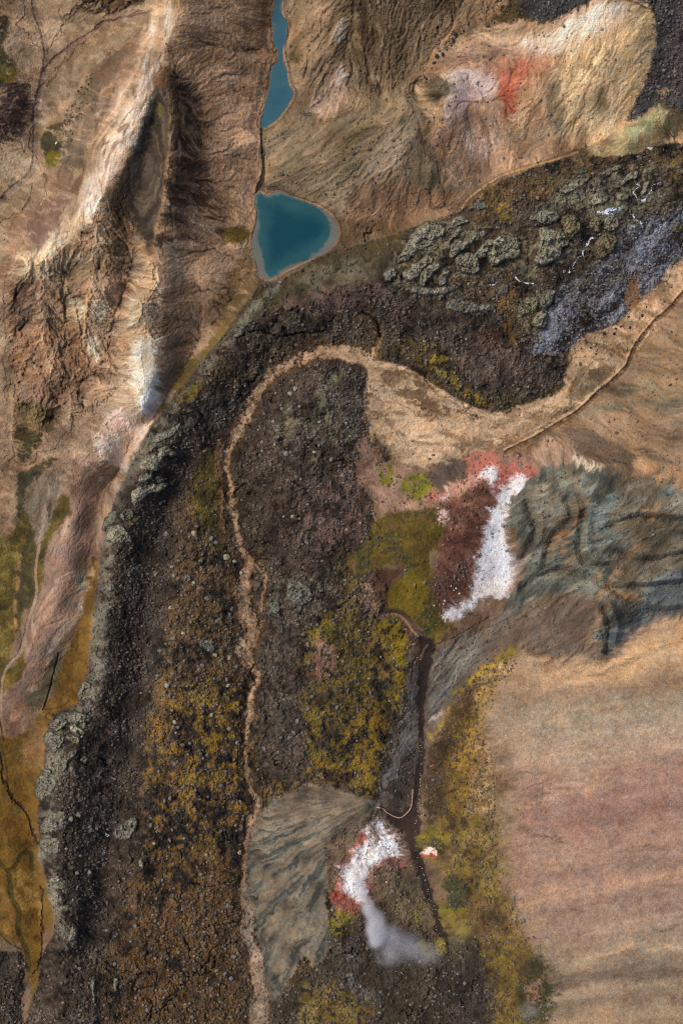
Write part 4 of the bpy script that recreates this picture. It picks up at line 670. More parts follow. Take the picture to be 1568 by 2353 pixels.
Ln([(962,1560),(962,1700),(955,1800),(952,1850)], (36,29,25), 3, 2, .8); Ln([(872,1408),(890,1402),(915,1405),(935,1418),(950,1445),(975,1470)], (62,46,36), 6, 3, .9, rid=PATH, cell=0, rub=0); Ln([(930,1425),(950,1470),(965,1480),(960,1500)], (86,64,50), 12, 6, .8, cell=0)
Ln([(872,1420),(890,1412),(912,1412),(930,1425),(945,1445),(962,1462)], (150,122,98), 2.4, 1.8, .8); P([(965,1465),(990,1462),(1002,1480),(985,1500),(968,1490)], (40,30,26), soft=4)
Ln([(1000,1480),(1030,1470),(1060,1455),(1120,1420)], (60,46,38), 1.6, 1.5, .8, dh=-.4)
# -- grey fan
FN = [(600,1862),(640,1830),(700,1802),(760,1812),(840,1836),(868,1842),(822,1892),(765,1922),(748,1950),(752,2000),(746,2080),(757,2130),(745,2190),(722,2222),(692,2192),(662,2252),(634,2292),(612,2268),(600,2180),(582,2100),(570,2050),(572,1980),(582,1900)]
s = box(FN, 40); th = np.arctan2(V[s] - 1838, U[s] - 858); rad = np.hypot(V[s] - 1838, U[s] - 858)
fanN = fbm(th * 62 + (nm[s] - .5) * 6, rad * 0.03 + (nf[s]), 1.6, 4, 83)
P(FN, (106,100,88), soft=6, rid=SCREE, cell=0, rub=0, rock=0, gul=0)
d, _, ins = seg_dist(UW[s], VW[s], spline(FN, True, 4), True); msk = sm(-6, 8, np.where(ins, d, -d) + 6 * (nf[s] + nx[s] - 1))
apply(s, msk * sm(.5, .72, fanN) * .9, (136,124,104), {}, None); apply(s, msk * sm(.5, .3, fanN) * 1.0, (68,70,65), {}, None)
apply(s, msk * sm(-80, 120, (V[s] - 1900) + (U[s] - 640) * .8) * sm(.3, .7, fanN) * .45, (98,101,93), {}, None)
apply(s, msk * sm(.52, .8, fbm(th * 20 + 3, rad * .02, 1.5, 3, 91)) * .5, (142,124,102), {}, None)
P([(640,1830),(700,1802),(790,1820),(840,1838),(760,1860),(640,1880)], (104,90,76), soft=14, op=.6)
Ln([(858,1842),(800,1865),(740,1880),(680,1905),(620,1950),(585,1970)], (64,56,48), 2.4, 2.5, .7, edge='w', mod=('f',.3,.5)); Ln([(850,1850),(800,1885),(765,1915)], (62,72,66), 6, 5, .7, edge='w')
P([(740,1930),(760,1915),(830,1860),(870,1850),(880,1880),(830,1900),(790,1930),(765,1980),(752,1990)], (96,82,66), soft=5, op=.9, mod=('fx',.2,.5), rub=.4, rid=HILL)
# -- steaming spring and its crust
SP = (749.7, 1764.0, .25)
P([(752,1990),(775,1930),(830,1890),(890,1885),(925,1935),(955,2010),(985,2110),(960,2150),(880,2140),(800,2120),(760,2090)], (116,96,76), soft=10, rid=HILL, cell=.1, rub=.4, gul=.1)
P([(880,2010),(940,2000),(985,2110),(960,2130),(900,2110),(870,2060)], (106,94,66), soft=12, op=.9, mod=('f',.2,.6), rub=.5)
P(crop(*SP,[(240,740),(330,560),(380,600),(380,740),(300,780),(180,880),(120,960),(90,1120),(60,1150),(130,900)]), (170,84,70), soft=7, op=.85, mod=('fx',.15,.55), rid=CRUST)
P(crop(*SP,[(600,820),(700,830),(730,900),(640,960),(520,900),(420,960),(420,1080),(400,1177),(340,1200),(360,1000),(500,850)]), (168,110,98), soft=7, op=.85, mod=('fx',.25,.6), rid=CRUST)
P(crop(*SP,[(500,860),(580,830),(640,930),(600,1020),(520,1080),(440,1060),(460,960)]), (66,46,44), soft=7, op=.8, mod=('x',.3,.55), rub=1)
P([(752,2045),(780,2042),(812,2050),(822,2085),(800,2096),(770,2080),(752,2065)], (132,62,46), soft=6, op=.9, mod=('f',.1,.5)); P([(770,2065),(800,2060),(820,2095),(790,2110),(762,2090)], (150,96,74), soft=8, op=.7)
WS = [crop(*SP, [(325,580),(360,562),(385,580),(405,630),(425,690),(400,730),(370,720),(365,650)]),
      crop(*SP, [(440,510),(480,470),(520,540),(590,600),(640,700),(668,790),(600,800),(540,805),(450,880),(380,930),(350,1050),(360,1150),(380,1230),(280,1230),(200,1150),(140,1090),(125,970),(180,880),(250,800),(280,750),(370,720),(430,720),(470,700),(470,600),(440,550)]),
      crop(*SP, [(870,778),(925,735),(985,728),(1030,782),(980,800),(890,792)])]
P(WS[1], (214,160,146), soft=14, op=.7, mod=('fx',.25,.6))
for a in WS[:2]: P(a, (230,226,222), soft=8, op=.97, mod=('x',.03,.2), rid=CRUST, cell=0, rub=.1)
P(crop(*SP,[(880,560),(960,520),(1060,560),(1140,640),(1130,720),(1080,780),(1040,860),(920,860),(860,760),(830,680)]), (106,96,36), soft=6, op=.95, mod=('f',.1,.45), rid=MOSS, rub=.2)
P(crop(*SP,[(880,670),(980,640),(1080,700),(1080,800),(1000,830),(1000,740),(900,740)]), (52,48,38), soft=4, op=.85, mod=('x',.2,.5), rub=1)
P(crop(*SP,[(860,790),(1000,790),(1050,810),(960,830),(880,820)]), (170,84,70), soft=3, op=.8); P(WS[2], (236,204,190), soft=2.5, rid=CRUST, rub=.3)
P([(752,2098),(778,2090),(806,2102),(808,2140),(782,2152),(756,2150)], (114,108,34), soft=6, op=.95, mod=('f',.15,.45), rid=MOSS); P([(960,2168),(985,2158),(1012,2165),(1014,2188),(985,2200),(965,2192)], (126,114,48), soft=5, op=.95, rid=MOSS)
P([(945,2080),(970,2070),(985,2110),(960,2120)], (112,100,44), soft=7, op=.8, mod=('f',.3,.5)); P([(790,2110),(860,2120),(900,2160),(870,2190),(790,2170)], (62,52,44), soft=12, op=.7, rub=.8)

# -- top centre hill, mounds, coloured slope
TH = [(655,-60),(1070,-60),(1030,60),(975,130),(958,200),(930,216),(850,238),(790,255),(742,280),(718,262),(712,225),(690,217),(672,190),(655,150),(648,110),(658,60),(650,0)]
P(TH, (138,115,86), soft=4, rid=HILL, gul=.8, rock=.1, cell=0, rub=.05); P(TH, (84,68,48), soft=6, op=.6, mod=('l2',.55,.75)); P(TH, (172,148,114), soft=6, op=.6, mod=('l2',.42,.26))
P([(830,-60),(1070,-60),(1020,60),(960,180),(850,235),(800,240),(820,120)], (90,72,50), soft=18, op=.75, mod=('lf',.25,.6)); P([(660,20),(740,-20),(760,60),(720,140),(670,150),(655,100)], (158,130,98), soft=12, op=.6)
P([(718,250),(735,215),(765,160),(790,150),(802,180),(790,225),(760,265),(742,278)], (178,150,128), soft=6, op=.85, mod=('lf',.3,.6)); P([(768,60),(785,40),(790,85),(778,95)], (180,176,164), soft=4, op=.8, mod=('x',.3,.5)); P([(782,150),(795,165),(788,195),(778,180)], (186,182,172), soft=3, op=.8, mod=('x',.3,.5))
P([(655,130),(690,120),(700,135),(670,148)], (84,74,40), soft=5, op=.8, mod=('f',.3,.5))
P([(835,-60),(850,-60),(845,100),(838,200),(830,200)], (44,34,26), soft=6, op=.6, mod=('l1',.4,.6))
Ln([(700,225),(712,262),(730,280),(760,275),(790,255)], (104,88,44), 3, 3, .7, mod=('f',.3,.5)); Ln([(745,284),(800,262),(850,245),(935,222),(958,200),(985,140),(1040,60)], (52,40,30), 3, 3, .7, edge='w', dh=-.6)
HCp = [(600,300),(650,258),(700,240),(722,268),(748,284),(850,244),(940,220),(990,270),(1004,330),(1060,400),(1062,478),(1000,503),(930,525),(880,545),(780,568),(776,520),(745,480),(690,455),(640,435),(598,425)]
P(HCp, (124,106,80), soft=4, edge='s', rid=HILL, gul=.45, rock=.05, cell=0, rub=.1); P(HCp, (84,70,50), soft=10, op=.65, mod=('l2',.52,.72)); P(HCp, (152,128,98), soft=12, op=.6, mod=('l3',.42,.25))
P([(830,420),(960,440),(1050,440),(1058,478),(980,505),(900,530),(800,545),(790,500)], (134,102,74), soft=12, op=.85); P([(900,300),(960,270),(960,330),(880,400),(830,420),(850,360)], (138,122,100), soft=16, op=.7)
P([(800,430),(850,420),(870,460),(830,480),(800,470)], (62,50,38), soft=12, op=.7, mod=('f',.4,.6)); P([(775,400),(785,320),(820,285),(860,275),(830,300),(800,340),(790,400)], (98,90,36), soft=8, op=.6, mod=('f',.3,.6))
P([(770,510),(830,500),(920,525),(860,548),(785,566)], (84,66,42), soft=10, op=.8, mod=('f',.2,.5)); P([(920,270),(935,275),(930,292),(918,288)], (56,50,38), soft=5, op=.8)
P([(970,270),(1010,285),(1045,340),(1062,430),(1010,445),(972,360)], (84,70,50), soft=8, op=.8, mod=('lf',.3,.6)); P([(985,320),(1000,330),(1005,420),(990,420)], (60,58,48), soft=6, op=.8, mod=('f',.3,.5))
Ln([(612,400),(650,418),(700,445),(755,474)], (152,128,98), 3, 3, .8); Ln([(590,428),(640,436),(700,460),(745,480),(775,505)], (72,56,42), 6, 4, .8, edge='w')
STp = [(958,192),(1000,110),(1060,30),(1100,-60),(1200,-60),(1150,30),(1090,80),(1020,120),(975,190)]
P(STp, (146,116,86), soft=4, rid=HILL, gul=.5, rub=.2, cell=0); P(STp, (84,64,46), soft=5, op=.7, mod=('fx',.58,.7))
P([(1100,72),(1160,0),(1200,-60),(1280,-60),(1290,20),(1200,52)], (80,70,38), soft=6, op=.95, mod=('f',.1,.4), rid=MOSS, rub=.4); P([(1190,-10),(1240,-60),(1420,-60),(1340,10),(1300,40),(1220,46)], (62,61,58), soft=5, rid=SCREE, rub=1, cell=.5)
SD = [(955,192),(1000,132),(1080,80),(1180,48),(1262,50),(1320,20),(1380,-12),(1440,-10),(1490,14),(1504,80),(1494,150),(1462,230),(1432,288),(1380,322),(1340,346),(1300,352),(1200,386),(1100,432),(1062,472),(1030,420),(992,340),(978,270)]
P(SD, (186,152,114), soft=4, rid=HILL, gul=.3, rock=.05, cell=0, rub=.05)
P([(1300,100),(1400,10),(1485,20),(1490,120),(1440,270),(1380,315),(1300,330),(1280,250)], (226,192,142), soft=16, op=.9); P([(1190,100),(1290,60),(1390,0),(1440,10),(1400,60),(1320,95),(1240,130)], (236,214,186), soft=14, op=.85)
P([(972,165),(1060,105),(1150,92),(1185,120),(1160,165),(1080,168),(1000,182)], (164,130,108), soft=9, op=.9, mod=('c',.2,.6)); P([(985,175),(1060,120),(1150,110),(1150,160),(1060,165)], (112,84,66), soft=9, op=.5, mod=('c',.6,.75))
P([(1020,190),(1060,165),(1110,165),(1142,190),(1130,228),(1080,240),(1040,290),(1018,260)], (208,186,172), soft=10, op=.9); P([(1040,200),(1100,200),(1080,240),(1050,250)], (176,140,136), soft=10, op=.5)
P([(1040,250),(1080,240),(1140,225),(1155,300),(1130,385),(1070,400),(1030,330)], (142,112,92), soft=10, op=.9, mod=('l2',.1,.55)); P([(1060,310),(1090,320),(1110,390),(1080,385)], (196,184,176), soft=6, op=.8, mod=('l1',.52,.68)); P([(1100,330),(1140,310),(1145,380),(1120,390)], (206,194,186), soft=4, op=.8, mod=('l1',.6,.72))
P([(1145,185),(1150,160),(1185,145),(1218,148),(1200,180),(1182,225),(1175,262),(1158,250)], (176,74,54), soft=9, op=.92); P([(1150,235),(1180,225),(1172,290),(1160,300),(1152,270)], (134,66,48), soft=7, op=.8, mod=('lf',.25,.55)); P([(1150,210),(1168,210),(1166,238),(1155,235)], (140,36,30), soft=4, op=.8, mod=('x',.4,.6)); P([(1180,200),(1220,195),(1210,260),(1180,300),(1165,270)], (136,92,64), soft=9, op=.7, mod=('lf',.3,.6)); P([(1130,150),(1240,120),(1250,160),(1200,200),(1130,200)], (196,128,96), soft=20, op=.6)
P([(982,182),(1010,186),(1042,196),(1030,215),(1000,240),(975,225)], (100,88,66), soft=6, op=.9); P([(1025,195),(1045,195),(1035,220)], (112,116,104), soft=5, op=.8); P([(985,215),(1010,215),(1005,240),(985,236)], (44,36,28), soft=6, op=.8)
Ln([(958,202),(978,184),(1010,178),(1050,188),(1036,222),(1022,262),(1032,300)], (206,184,156), 3, 2, .9, edge='w'); P([(1005,290),(1028,300),(1026,340),(1008,330)], (178,120,104), soft=6, op=.85)
P([(1258,205),(1275,198),(1294,215),(1296,262),(1276,310),(1258,270)], (112,102,78), soft=5, op=.9, mod=('lf',.15,.5)); P([(1225,235),(1240,230),(1238,260),(1222,265)], (104,80,58), soft=4, op=.8); P([(1205,230),(1250,280),(1240,310),(1200,300)], (126,94,66), soft=10, op=.6, mod=('lf',.35,.6)); P([(1350,150),(1390,150),(1385,175),(1355,172)], (146,120,84), soft=6, op=.8, mod=('lf',.3,.5))
P([(1320,150),(1430,40),(1440,40),(1410,110),(1370,160)], (136,102,60), soft=7, op=.65, mod=('lf',.4,.6)); P([(1440,60),(1495,60),(1490,160),(1450,240),(1440,160)], (168,138,92), soft=9, op=.7, mod=('lf',.35,.6)); P([(1370,210),(1390,200),(1390,250),(1375,260)], (156,126,90), soft=6, op=.8)
P([(1150,318),(1260,322),(1330,346),(1200,384),(1110,425),(1100,390)], (164,130,98), soft=8, op=.8); P([(1330,290),(1350,300),(1345,330),(1325,335)], (130,104,78), soft=8, op=.7, mod=('x',.3,.6))
P([(975,275),(1030,300),(1060,340),(1120,385),(1112,430),(1062,476),(1030,425),(990,345)], (124,96,72), soft=16, op=.9, mod=('f',.1,.5)); P([(985,350),(1050,400),(1055,450),(1015,430)], (84,72,54), soft=9, op=.75, mod=('lf',.35,.6)); P([(1010,330),(1040,350),(1060,420),(1040,420)], (92,80,62), soft=6, op=.7, mod=('fx',.35,.6))
P(SD, (140,108,76), soft=5, op=.35, mod=('l2',.60,.8))
Ln([(1140,314),(1200,316),(1240,328),(1290,334),(1325,348)], (120,90,64), 1.5, 1.5, .7); Ln([(1300,300),(1325,330),(1335,345)], (190,156,116), 1.6, 1.5, .7)
TR = [(1058,478),(1072,460),(1095,440),(1140,410),(1200,385),(1280,366),(1325,350)]
Ln(TR, (90,68,40), 5, 3, .8, cell=0); Ln(TR, (178,138,94), 3, 1.5, .95, rid=PATH, rub=0, cell=0)
P([(1480,-60),(1920,-60),(1920,310),(1568,262),(1520,240),(1445,282),(1432,292),(1462,232),(1496,150),(1506,80),(1492,14)], (68,65,62), soft=5, rid=SCREE, rub=1, cell=.5, rock=.6); P([(1560,-60),(1700,-60),(1600,200),(1540,180)], (84,66,66), soft=14, op=.5)
P([(1342,347),(1400,322),(1442,282),(1480,262),(1512,246),(1527,262),(1520,300),(1482,340),(1430,356)], (166,150,106), soft=4, rid=HILL, rub=0, cell=0, rock=0); P([(1430,300),(1480,275),(1508,262),(1500,285),(1450,315)], (158,166,124), soft=8, op=.8); P([(1460,320),(1500,290),(1518,270),(1510,310),(1470,342)], (124,94,58), soft=7, op=.8)
P([(1524,316),(1545,300),(1568,290),(1920,280),(1920,335),(1568,330)], (188,152,110), soft=3, rid=SAND, rub=0, cell=0); P([(1520,240),(1568,262),(1568,292),(1530,310),(1515,300),(1528,262)], (78,68,44), soft=5, op=.9)
P([(1510,210),(1540,190),(1535,215),(1515,235)], (150,124,92), soft=4, op=.8, mod=('f',.3,.5))
P([(1275,355),(1340,345),(1430,358),(1400,372),(1300,375)], (112,92,66), soft=8, op=.7, mod=('f',.2,.5))
# -- downslope wash: every border on the open slopes is drawn out into streaks along the flow
def advect(dist, gxx, gyy, n):
    J, I = np.meshgrid(np.arange(NX, dtype=np.float32), np.arange(NY, dtype=np.float32)); sg = (dist / n).astype(np.float32)
    for _ in range(n):
        xi = np.clip(J + .5, 0, NX - 1).astype(np.int32); yi = np.clip(I + .5, 0, NY - 1).astype(np.int32); J = J + sg * gxx[yi, xi]; I = I + sg * gyy[yi, xi]
    return np.clip(I + .5, 0, NY - 1).astype(np.int32), np.clip(J + .5, 0, NX - 1).astype(np.int32)
SRD = np.zeros(U.shape)
g_ = np.sqrt(gx * gx + gy * gy) + 1e-6; gxn, gyn = (gx / g_).astype(np.float32), (gy / g_).astype(np.float32)
mk = ((RID == HILL) | (RID == SAND)).astype(np.float32) + .25 * (RID == CRUST)
for k_ in (5, 9):
    mk = (mk + np.roll(mk, k_, 0) + np.roll(mk, -k_, 0) + np.roll(mk, k_, 1) + np.roll(mk, -k_, 1)) / 5
mk = sm(.25, .8, mk)
ya, xa = advect(mk * ((L2 - .5) * 13 + (L1 - .5) * 9 + (L3 - .5) * 5), gxn, gyn, 10)
ok_ = (RID[ya, xa] != LAVA) & (RID[ya, xa] != PATH) & (RID[ya, xa] != MOSS) | (RID == MOSS); ya = np.where(ok_, ya, np.arange(NY)[:, None]); xa = np.where(ok_, xa, np.arange(NX)[None, :])
sb_ = box(BOWL, 30); d, _, ins = seg_dist(U[sb_], V[sb_], spline(BOWL, True, 4), True); kb_ = np.zeros(U.shape, bool); kb_[sb_] = ins | (d < 6); kb_ |= (SRD > .5)
ya = np.where(kb_, np.arange(NY)[:, None], ya); xa = np.where(kb_, np.arange(NX)[None, :], xa)
RGB = RGB[ya, xa]; RID = RID[ya, xa]
sm_ = RGB.copy()
for sg in (1, -1):
    for k_ in (1, 2, 3, 4, 6):
        yb, xb = advect(mk * 0 + sg * k_, gxn, gyn, max(2, k_ // 2)); sm_ += RGB[yb, xb]
sm_ /= 11; lav_ = ((RID == LAVA) | (RID == PATH)); t = (mk * .35 * (~lav_) * (~kb_))[..., None]; RGB = RGB * (1 - t) + sm_ * t
Ln(TR, (96,74,46), 5, 3, .6, cell=0); Ln(TR, (180,142,100), 2.4, 1.5, .9, rid=PATH, rub=0, cell=0)
# -- the hiking path across the wash
TP = [(1700,560),(1568,668),(1540,700),(1500,738),(1460,785),(1445,815),(1432,842),(1400,875),(1370,900),(1330,940),(1290,965),(1250,990),(1200,1015),(1160,1035)]
Ln([(p[0] + 2, p[1] + 4) for p in TP], (104,80,55), 4.6, 2, .9, dh=-.7); Ln([(p[0] - 2.5, p[1] - 3) for p in TP], (190,156,116), 2.4, 1.6, .9, rid=PATH, dh=.4)

# ------------------------------------------------------------------ water bodies
LAKE = [(588,449),(600,443),(612,449),(640,441),(665,452),(700,463),(740,478),(764,500),(776,528),(771,553),(750,575),(720,590),(690,605),(660,620),(632,637),(615,641),(599,632),(591,610),(581,577),(576,550),(585,520),(590,490),(586,465)]
POOL = [(640,-160),(634,-60),(632,0),(628,20),(627,50),(631,75),(627,90),(637,110),(640,135),(632,150),(625,165),(622,195),(613,230),(603,262),(599,288),(610,293),(630,281),(645,265),(660,245),(673,222),(674,208),(665,190),(658,160),(651,140),(649,115),(656,80),(657,55),(648,30),(645,0),(652,-60),(655,-160)]
SDL = {}; WAT = np.zeros(U.shape, np.float32)
for nme, poly, lev in (('lake', LAKE, 0.0), ('pool', POOL, 1.6)):
    s = box(poly, 60); sp = spline(poly, True, 4); d, _, ins = seg_dist(US[s], VS[s], sp, True); d = np.where(ins, d, -d)
    SDL[nme] = (poly, lev, sp); WAT[s] = np.maximum(WAT[s], sm(-5, -1, d))
    hh = H[s]; t = sm(0, 30, -d); hh = np.where(d > 0, lev - .1 - 3.0 * sm(0, 26, d), lev + .12 + (np.maximum(hh, lev + .3) - lev - .12) * t + 0.05 * np.minimum(-d, 8))
    tt = sm(60, 40, -d); H[s] = hh * tt + H[s] * (1 - tt)
    apply(s, sm(6, 0, np.abs(d + 2.5)) * .8, (150,122,96), {'cell': 0, 'rock': 0, 'rub': .1}, None); apply(s, sm(-1, 3, d), (120,112,96), {'cell': 0, 'rock': 0, 'gul': 0, 'rub': 0}, None)
    apply(s, sm(3, 0, np.abs(d + 6.5)) * .7, (84,64,46), {}, None)
Ln([(603,290,2.5),(601,330,2.5),(605,370,3),(604,400,4),(596,425,6),(590,440,3)], (52,40,30), 3, 1.6, .95, dh=-.6)
Ln([(594,300),(592,340),(596,380),(594,410)], (166,132,100), 2.4, 2, .8); Ln([(582,450),(582,500),(573,545),(577,580),(590,630)], (172,138,106), 2.4, 1.6, .8)

# ------------------------------------------------------------------ rills on the slopes, crevices in the lava
def trace(N, wfield, dxf, dyf, n, seed, wig=.35, lo=.35):
    r_ = np.random.default_rng(seed); j = r_.uniform(40, NX - 40, N * 12); i = r_.uniform(40, NY - 40, N * 12); k = r_.random(N * 12) < wfield[i.astype(int), j.astype(int)]
    j = j[k][:N].astype(np.float32); i = i[k][:N].astype(np.float32); m = len(j); ln_ = r_.uniform(.25, 1, m) * n; am = (r_.random(m) ** 2.0) * (1 - lo) + lo; out = np.zeros(U.shape, np.float32); an = r_.normal(0, .25, m)
    for t_ in range(n):
        xi = np.clip(j + .5, 0, NX - 1).astype(np.int32); yi = np.clip(i + .5, 0, NY - 1).astype(np.int32); al = t_ < ln_
        pr = np.sin(np.pi * np.clip(t_ / ln_, 0, 1)) ** .6 * am * al; np.maximum.at(out, (yi, xi), pr.astype(np.float32)); 
        dx_, dy_ = dxf[yi, xi], dyf[yi, xi]; an = an * .92 + r_.normal(0, wig * .3, m); c_, s_ = np.cos(an), np.sin(an)
        j = j + (dx_ * c_ - dy_ * s_) * .8 * al; i = i + (dx_ * s_ + dy_ * c_) * .8 * al
    return out
def blur(a, k=1):
    for _ in range(k): a = (a * 2 + np.roll(a, 1, 0) + np.roll(a, -1, 0) + np.roll(a, 1, 1) + np.roll(a, -1, 1)) / 6
    return a
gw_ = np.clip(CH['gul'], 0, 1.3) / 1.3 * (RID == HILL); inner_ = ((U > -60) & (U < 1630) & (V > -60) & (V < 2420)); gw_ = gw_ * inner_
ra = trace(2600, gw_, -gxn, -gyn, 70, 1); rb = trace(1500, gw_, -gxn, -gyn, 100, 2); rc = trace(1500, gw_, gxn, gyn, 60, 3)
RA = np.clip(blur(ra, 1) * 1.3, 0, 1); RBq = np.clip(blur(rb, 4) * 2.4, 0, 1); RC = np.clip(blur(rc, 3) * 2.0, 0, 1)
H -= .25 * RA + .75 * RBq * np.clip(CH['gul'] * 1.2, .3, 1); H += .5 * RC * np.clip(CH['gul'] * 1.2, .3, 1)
RGB *= (1 - .38 * RA - .30 * RBq + .48 * RC)[..., None]  # shading painted into the colour: sunken rills darker, raised ribs lighter
ny_, nx2_ = np.gradient(fbm(U, V, 55, 3, 601)); nn_ = np.sqrt(ny_ ** 2 + nx2_ ** 2) + 1e-6; lw_ = ((RID == LAVA) * .6 + (RID == MOSS) * 0) * inner_
cv = trace(420, lw_, (-ny_ / nn_).astype(np.float32), (nx2_ / nn_).astype(np.float32), 70, 4, .5); CVk = np.clip(blur(cv, 2) * 1.9, 0, 1)
H -= 1.1 * CVk; RGB *= (1 - .5 * CVk)[..., None]  # crevices are cut into the relief and their shade painted into the colour
pv_ = trace(260, lw_, (-ny_ / nn_).astype(np.float32), (nx2_ / nn_).astype(np.float32), 50, 5, .5); PV = np.clip(blur(pv_, 5) * 3.0, 0, 1) * sm(.25, .6, nf); H += 1.3 * PV; t = (PV * .55)[..., None]; RGB[:] = RGB * (1 - t) + lin((112,106,94)).astype(np.float32) * t
# ------------------------------------------------------------------ fine relief
calm = np.clip(1 - CH['wash'], 0, 1)
big = sm(.0, 1, CH['rock'])
H += 1.1 * (nb - .5) * (1 - CH['wash'] * .7)
L5 = lic(gx, gy, fbm(U, V, 40, 2, 409), 60); LB = lic(gx, gy, fbm(UW, VW, 60, 2, 433), 40)
H += CH['gul'] * ((L2 - .5) * .3 + (L3 - .5) * .9 + (L5 - .5) * 1.3 + (LB - .5) * 1.6 + (nf - .5) * .5 + (nx - .5) * .25)
rk = ridged(UW, VW, 46, 4, 101); rk2 = ridged(UW, VW, 15, 3, 111)
H += CH['rock'] * ((rk - .6) * 2.4 + (rk2 - .6) * 1.0)
H += CH['cell'] * (np.clip(.55 - w1, 0, 1) * 1.5 * wr * sm(.3, .7, nm) + np.clip(.5 - wo1, 0, 1) * 3.6 * np.maximum(wor - .55, 0) * 2 + np.clip(.5 - ws1, 0, 1) * .8 * wsr)
H += CH['wash'] * ((ridged(UW * .5 + VW * .5, VW * 1.6 - UW * .5, 26, 4, 121) - .6) * .9)
H += .16 * (nx - .5)
# wash beds are braided with darker silt
wa = ridged(UW * .5 + VW * .5, VW * 1.6 - UW * .5, 26, 4, 121)
t = (CH['wash'] * sm(.62, .45, wa) * .6)[..., None]; RGB[:] = RGB * (1 - t) + lin((104,80,58)).astype(np.float32) * t
t = (CH['wash'] * sm(.72, .88, wa) * .6)[..., None]; RGB[:] = RGB * (1 - t) + lin((196,166,130)).astype(np.float32) * t
# lichen greys on the cell-like blocks
t = (CH['cell'] * sm(.45, .1, w1) * sm(.45, .8, wr) * .42)[..., None]; RGB[:] = RGB * (1 - t) + lin((98,90,80)).astype(np.float32) * t
t = (CH['cell'] * sm(.45, .15, ws1) * sm(.5, .9, wsr) * .5)[..., None]; RGB[:] = RGB * (1 - t) + lin((112,106,96)).astype(np.float32) * t
hill_ = ((RID == HILL) * 1.0 + (RID == CRUST) * .3 + (RID == WASH) * .8).astype(np.float32); hill_ = (hill_ + np.roll(hill_, 3, 0) + np.roll(hill_, -3, 0) + np.roll(hill_, 3, 1) + np.roll(hill_, -3, 1)) / 5
L4 = lic(gx, gy, fbm(UW, VW, 15, 3, 401), 26)
st_ = .5 * (L4 - .5) + .3 * (L2 - .5) + .55 * (L5 - .5) + .35 * (LB - .5)
FRM0 = ((U > 1220) & (V < 820) & (RID == SCREE)).astype(np.float32)
RGB *= 1 + (hill_ * st_ * 1.0)[..., None] * np.array([1.0, 1.05, 1.15], np.float32)
t = (hill_ * sm(.68, .82, .6 * L2 + .4 * nx) * .5)[..., None]; RGB[:] = RGB * (1 - t) + RGB * .45 * t
lv_ = ((RID == LAVA) | (RID == MOSS) | (RID == SCREE)).astype(np.float32)
RGB *= 1 + (lv_ * (.75 * (nm - .5) + .5 * (fbm(UW, VW, 18, 3, 421) - .5)))[..., None]
RGB *= (1 - .14 * (RID == LAVA))[..., None]
RGB *= 1 + (lv_ * (1 - FRM0))[..., None] * np.array([.02, -.03, -.12], np.float32)
# small variation of tone in every material
fs_ = (RID == SAND) * (fbm(U * .12, V + .12 * U + 10 * (nm - .5), 7, 3, 511) - .5)
RGB *= 1 + (.12 * fs_ + (RID == SAND) * (.22 * (wh - .5) + .16 * (nx - .5)))[..., None]
RGB *= (1 + .36 * (nm - .5) + .32 * (nf - .5) + .22 * (nx - .5) + .08 * (wh - .5))[..., None]
hue = (fbm(U, V, 24, 3, 131) - .5)[..., None] * np.array([.16, 0, -.16], np.float32); RGB *= 1 + hue
np.clip(RGB, .004, .85, out=RGB)
def pos(u, v, h):
    f = (HC - h) / HC * K; return np.stack([(u - CU) * f, (CV - v) * f, h], -1)
XYZ = pos(U, V, H).astype(np.float32)
def gidx(u, v): return np.interp(u, UX, np.arange(NX)), np.interp(v, VY, np.arange(NY))
def samp(F, u, v):
    x, y = gidx(np.asarray(u, float), np.asarray(v, float)); xi = np.clip(x.astype(int), 0, NX - 2); yi = np.clip(y.astype(int), 0, NY - 2); fx, fy = x - xi, y - yi
    if F.ndim == 3: fx, fy = fx[..., None], fy[..., None]
    return (F[yi, xi] * (1 - fx) + F[yi, xi + 1] * fx) * (1 - fy) + (F[yi + 1, xi] * (1 - fx) + F[yi + 1, xi + 1] * fx) * fy

